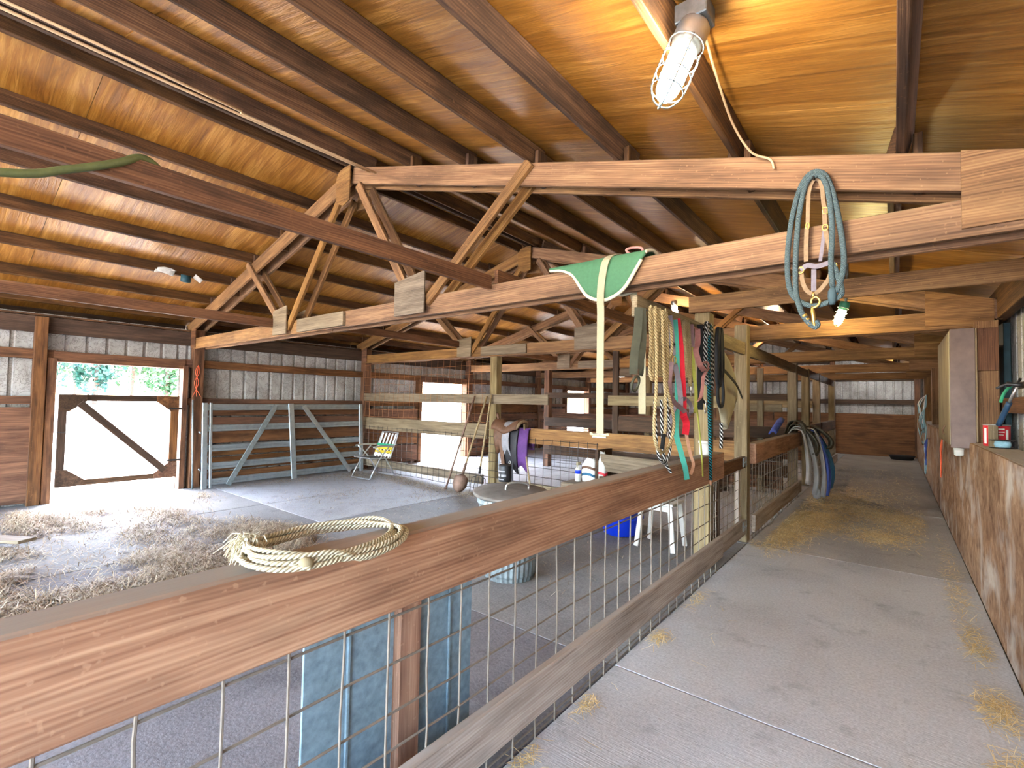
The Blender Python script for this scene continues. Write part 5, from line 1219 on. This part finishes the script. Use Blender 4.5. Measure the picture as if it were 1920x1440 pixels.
cloth('torn_flap', [[(-7.50 + .05 * i, 2.36 + .03 * j, 3.13 - .02 * j + .014 * i) for i in range(3)] for j in range(4)], 'insulation', t, .008)

# ================================================================== hay and straw
def strands(name, pts, mat, lo, hi, w, label, lift=.02, flat=.25):
    n = len(pts); a = rng.uniform(0, 2 * np.pi, n); l = rng.uniform(lo, hi, n); el = rng.normal(0, flat, n)
    d = np.stack([np.cos(a) * np.cos(el), np.sin(a) * np.cos(el), np.sin(el)], 1) * l[:, None] / 2
    s = np.stack([-np.sin(a), np.cos(a), np.zeros(n)], 1) * w; bend = np.stack([np.zeros(n), np.zeros(n), rng.uniform(0, lift, n)], 1)
    V = np.stack([pts - d - s, pts - d + s, pts + bend + s, pts + bend - s, pts + d + s, pts + d - s], 1).reshape(-1, 3)
    V[:, 2] = np.maximum(V[:, 2], .002)
    me = bpy.data.meshes.new(name); F = []
    i6 = np.arange(n) * 6
    F = np.concatenate([np.stack([i6, i6 + 1, i6 + 2, i6 + 3], 1), np.stack([i6 + 3, i6 + 2, i6 + 4, i6 + 5], 1)])
    me.vertices.add(len(V)); me.vertices.foreach_set('co', V.astype(np.float32).ravel()); me.loops.add(F.size); me.loops.foreach_set('vertex_index', F.astype(np.int32).ravel())
    me.polygons.add(len(F)); me.polygons.foreach_set('loop_start', np.arange(0, F.size, 4, dtype=np.int32)); me.polygons.foreach_set('loop_total', np.full(len(F), 4, np.int32))
    at = me.attributes.new('tone', 'FLOAT', 'POINT'); at.data.foreach_set('value', np.repeat(rng.uniform(0, 1, n), 6).astype(np.float32))
    me.materials.append(MATS[mat]); me.update(); me.validate()
    o = bpy.data.objects.new(name, me); link(o); return tag(o, label, 'hay', kind='stuff')
def clumps(n, box, cen, floor_frac, r):
    P = []
    m = int(n * floor_frac); x0, x1, y0, y1 = box
    P.append(np.stack([rng.uniform(x0, x1, m), rng.uniform(y0, y1, m), rng.uniform(.003, .02, m)], 1))
    tot = sum(c[3] for c in cen)
    for cx, cy, h, wgt, rx, ry in cen:
        k = int((n - m) * wgt / tot); g = rng.normal(0, 1, (k, 2)); rr = np.exp(-(g ** 2).sum(1) / 2)
        P.append(np.stack([cx + g[:, 0] * rx, cy + g[:, 1] * ry, np.maximum(.004, h * rr * rng.uniform(.2, 1, k))], 1))
    return np.concatenate(P)
bl = [(rng.uniform(-9, -3.8), rng.uniform(-1.2, 2.9), rng.uniform(.12, .42), rng.uniform(.08, .24), rng.uniform(-.5, .5)) for _ in range(70)] + [(-7.9, 1.2, .5, .3, 0), (-7.3, 1.25, .4, .2, .2), (-4.75, 1.3, .25, .6, 0), (-4.6, .5, .3, .5, 0), (-5.0, 2.2, .3, .3, 0), (-4.4, 1.9, .3, .4, 0), (-5.6, 2.5, .5, .2, 0), (-5.2, .2, .5, .4, 0)]
n = 190000; p = np.stack([rng.uniform(XL + .05, -3.7, n), rng.uniform(-1.2, 3.05, n), np.zeros(n)], 1); fld = np.zeros(n)
for cx, cy, rx, ry, sk in bl:
    dx, dy = p[:, 0] - cx, p[:, 1] - cy - sk * (p[:, 0] - cx); fld += .75 * np.exp(-(dx / rx) ** 2 - (dy / ry) ** 2)
edge = np.clip((3.0 - p[:, 1] + .35 * np.sin(p[:, 0] * 2.1)) / .9, 0, 1) * np.clip((p[:, 0] + 8.9) / .6, 0, 1)
keep = rng.uniform(0, 1, n) < np.clip((fld - .06) * .8, .06, .85) * edge
p, fld = p[keep], fld[keep]; p[:, 2] = .006 + np.clip(fld, 0, 1.6) * .055 * rng.uniform(.1, 1, len(p))
strands('hay', p, 'hay', .05, .18, .0022, 'loose trampled hay spread over the left pen floor', .03, .35)
cen = [(-8.2, 5.6, .03, 1, .25, .3), (-7.3, 5.9, .03, 1.2, .4, .12), (-6.6, 5.7, .03, 1.2, .4, .12), (-6.1, 5.6, .03, .8, .3, .12), (-6.9, 4.3, .012, .6, .25, .5), (-5.7, 5.2, .012, .5, .3, .3), (-5.3, 5.7, .04, .5, .2, .1), (-8.6, 4.6, .02, .6, .1, .7)]
strands('hay_wisps', clumps(6500, (-8.7, -2.0, 3.2, 6.0), cen, .16, 0), 'hay', .04, .12, .0016, 'thin wisps of hay by the lawn chair and mesh fence')
cen = [(-1.05, 6.4, .02, 1.3, .12, .35), (-1.0, 7.2, .03, 1.6, .16, .35), (-.85, 7.9, .03, 1.6, .22, .25), (-.55, 8.9, .03, 2.2, .40, .28), (-.10, 8.5, .02, 1.4, .35, .25), (-.15, 7.2, .015, .9, .14, .22), (-.75, 9.8, .03, 1.6, .30, .3), (.15, 8.0, .01, .5, .18, .4), (-.60, 10.6, .015, .8, .4, .4), (-.75, 7.35, .015, .5, .2, .15)]
p = clumps(21000, (-1.2, .5, 6.6, 15), cen, .10, 0); p = p[(p[:, 0] > -1.15) & (p[:, 0] < .30)]
strands('straw', p, 'straw_gold', .05, .14, .0017, 'golden straw scattered across the aisle by the blankets', .01, .1)
cen = [(.44, 1.9, .015, 1.0, .07, .25), (.42, 2.9, .012, 1.0, .08, .12), (.43, 3.5, .012, 1.3, .07, .12), (.44, 4.4, .015, 1.2, .08, .2), (.42, 5.4, .015, 1.0, .09, .3), (.45, 6.6, .02, .8, .06, .6), (.38, 2.6, .015, .7, .12, .2)]
p = clumps(2300, (.0, .5, 1.2, 8), cen, .04, 0); p = p[(p[:, 0] < .455) & (p[:, 0] > .32)]
strands('straw_edge', p, 'straw_gold', .05, .15, .0013, 'strip of straw and chaff along the foot of the right wall', .005, .03)
cen = [(-1.22, 2.2, .015, .5, .02, .05), (-1.21, 3.1, .02, .8, .03, .06), (-1.22, 3.9, .02, .6, .03, .1), (-1.2, 5.9, .02, .7, .05, .1), (-1.24, 1.7, .01, .4, .02, .05)]
strands('straw_tufts', clumps(420, (-1.3, -.9, 1.5, 6), cen, .05, 0), 'straw_gold', .03, .10, .0014, 'small straw tufts caught along the bottom of the near fence', .01, .2)

# ================================================================== trees outside the left doorway
def tree(label, x, y, h, r, mat, k):
    z0 = -.06 + max(0, -x - 12) * .022; t = thing('tree', label, 'tree', (x, y, z0), 'trees beyond the left doorway')
    tube('trunk', [(x, y, z0 - .1), (x + .1, y + .1, z0 + h * .3), (x - .1, y, z0 + h * .8)], .16, 'bark', t, n=3, k=7)
    n = 2600; g = rng.normal(0, 1, (n, 3)); g /= np.linalg.norm(g, axis=1, keepdims=True); g *= rng.uniform(.25, 1, (n, 1)) ** .5
    c = np.array([x, y, z0 + h * .52]) + g * np.array([r, r, h * .46]) + .25 * np.sin(g * 7 + k)
    a = rng.normal(0, 1, (n, 3)); a /= np.linalg.norm(a, axis=1, keepdims=True); b_ = np.cross(a, rng.normal(0, 1, (n, 3))); b_ /= np.linalg.norm(b_, axis=1, keepdims=True)
    s = rng.uniform(.10, .26, (n, 1)); V = np.stack([c - a * s, c + b_ * s * .6, c + a * s, c - b_ * s * .6], 1).reshape(-1, 3); F = (np.arange(n)[:, None] * 4 + np.arange(4)).tolist()
    f = mesh('foliage', V, F, mat, t); f['kind'] = 'stuff'
TS = [(-46, 4.3, 8, 1.75, 'leaf_a'), (-46.5, 8.6, 9, 1.75, 'leaf_b'), (-46, 12.9, 8, 1.75, 'leaf_a'), (-46.5, 17.2, 10, 1.75, 'leaf_b'), (-53, 19.0, 12, 2.0, 'leaf_b'), (-53, 6.6, 12, 2.1, 'leaf_b'), (-53.4, 12.4, 13, 2.2, 'leaf_a'), (-60, 9.6, 12, 2.2, 'leaf_a')]
TLAB = ['leafy tree at the left end of the row seen through the doorway', 'dark tree second from the left through the doorway', 'bright green tree in the middle of the doorway view', 'dark conifer right of the middle of the doorway view', 'tall dark tree at the far right of the doorway view', 'taller dark tree standing behind the left pair', 'tall leafy tree standing behind the middle of the row', 'farthest leafy tree, just visible between the others']
for k, (a, l) in enumerate(zip(TS, TLAB)): tree(l, *a, k)
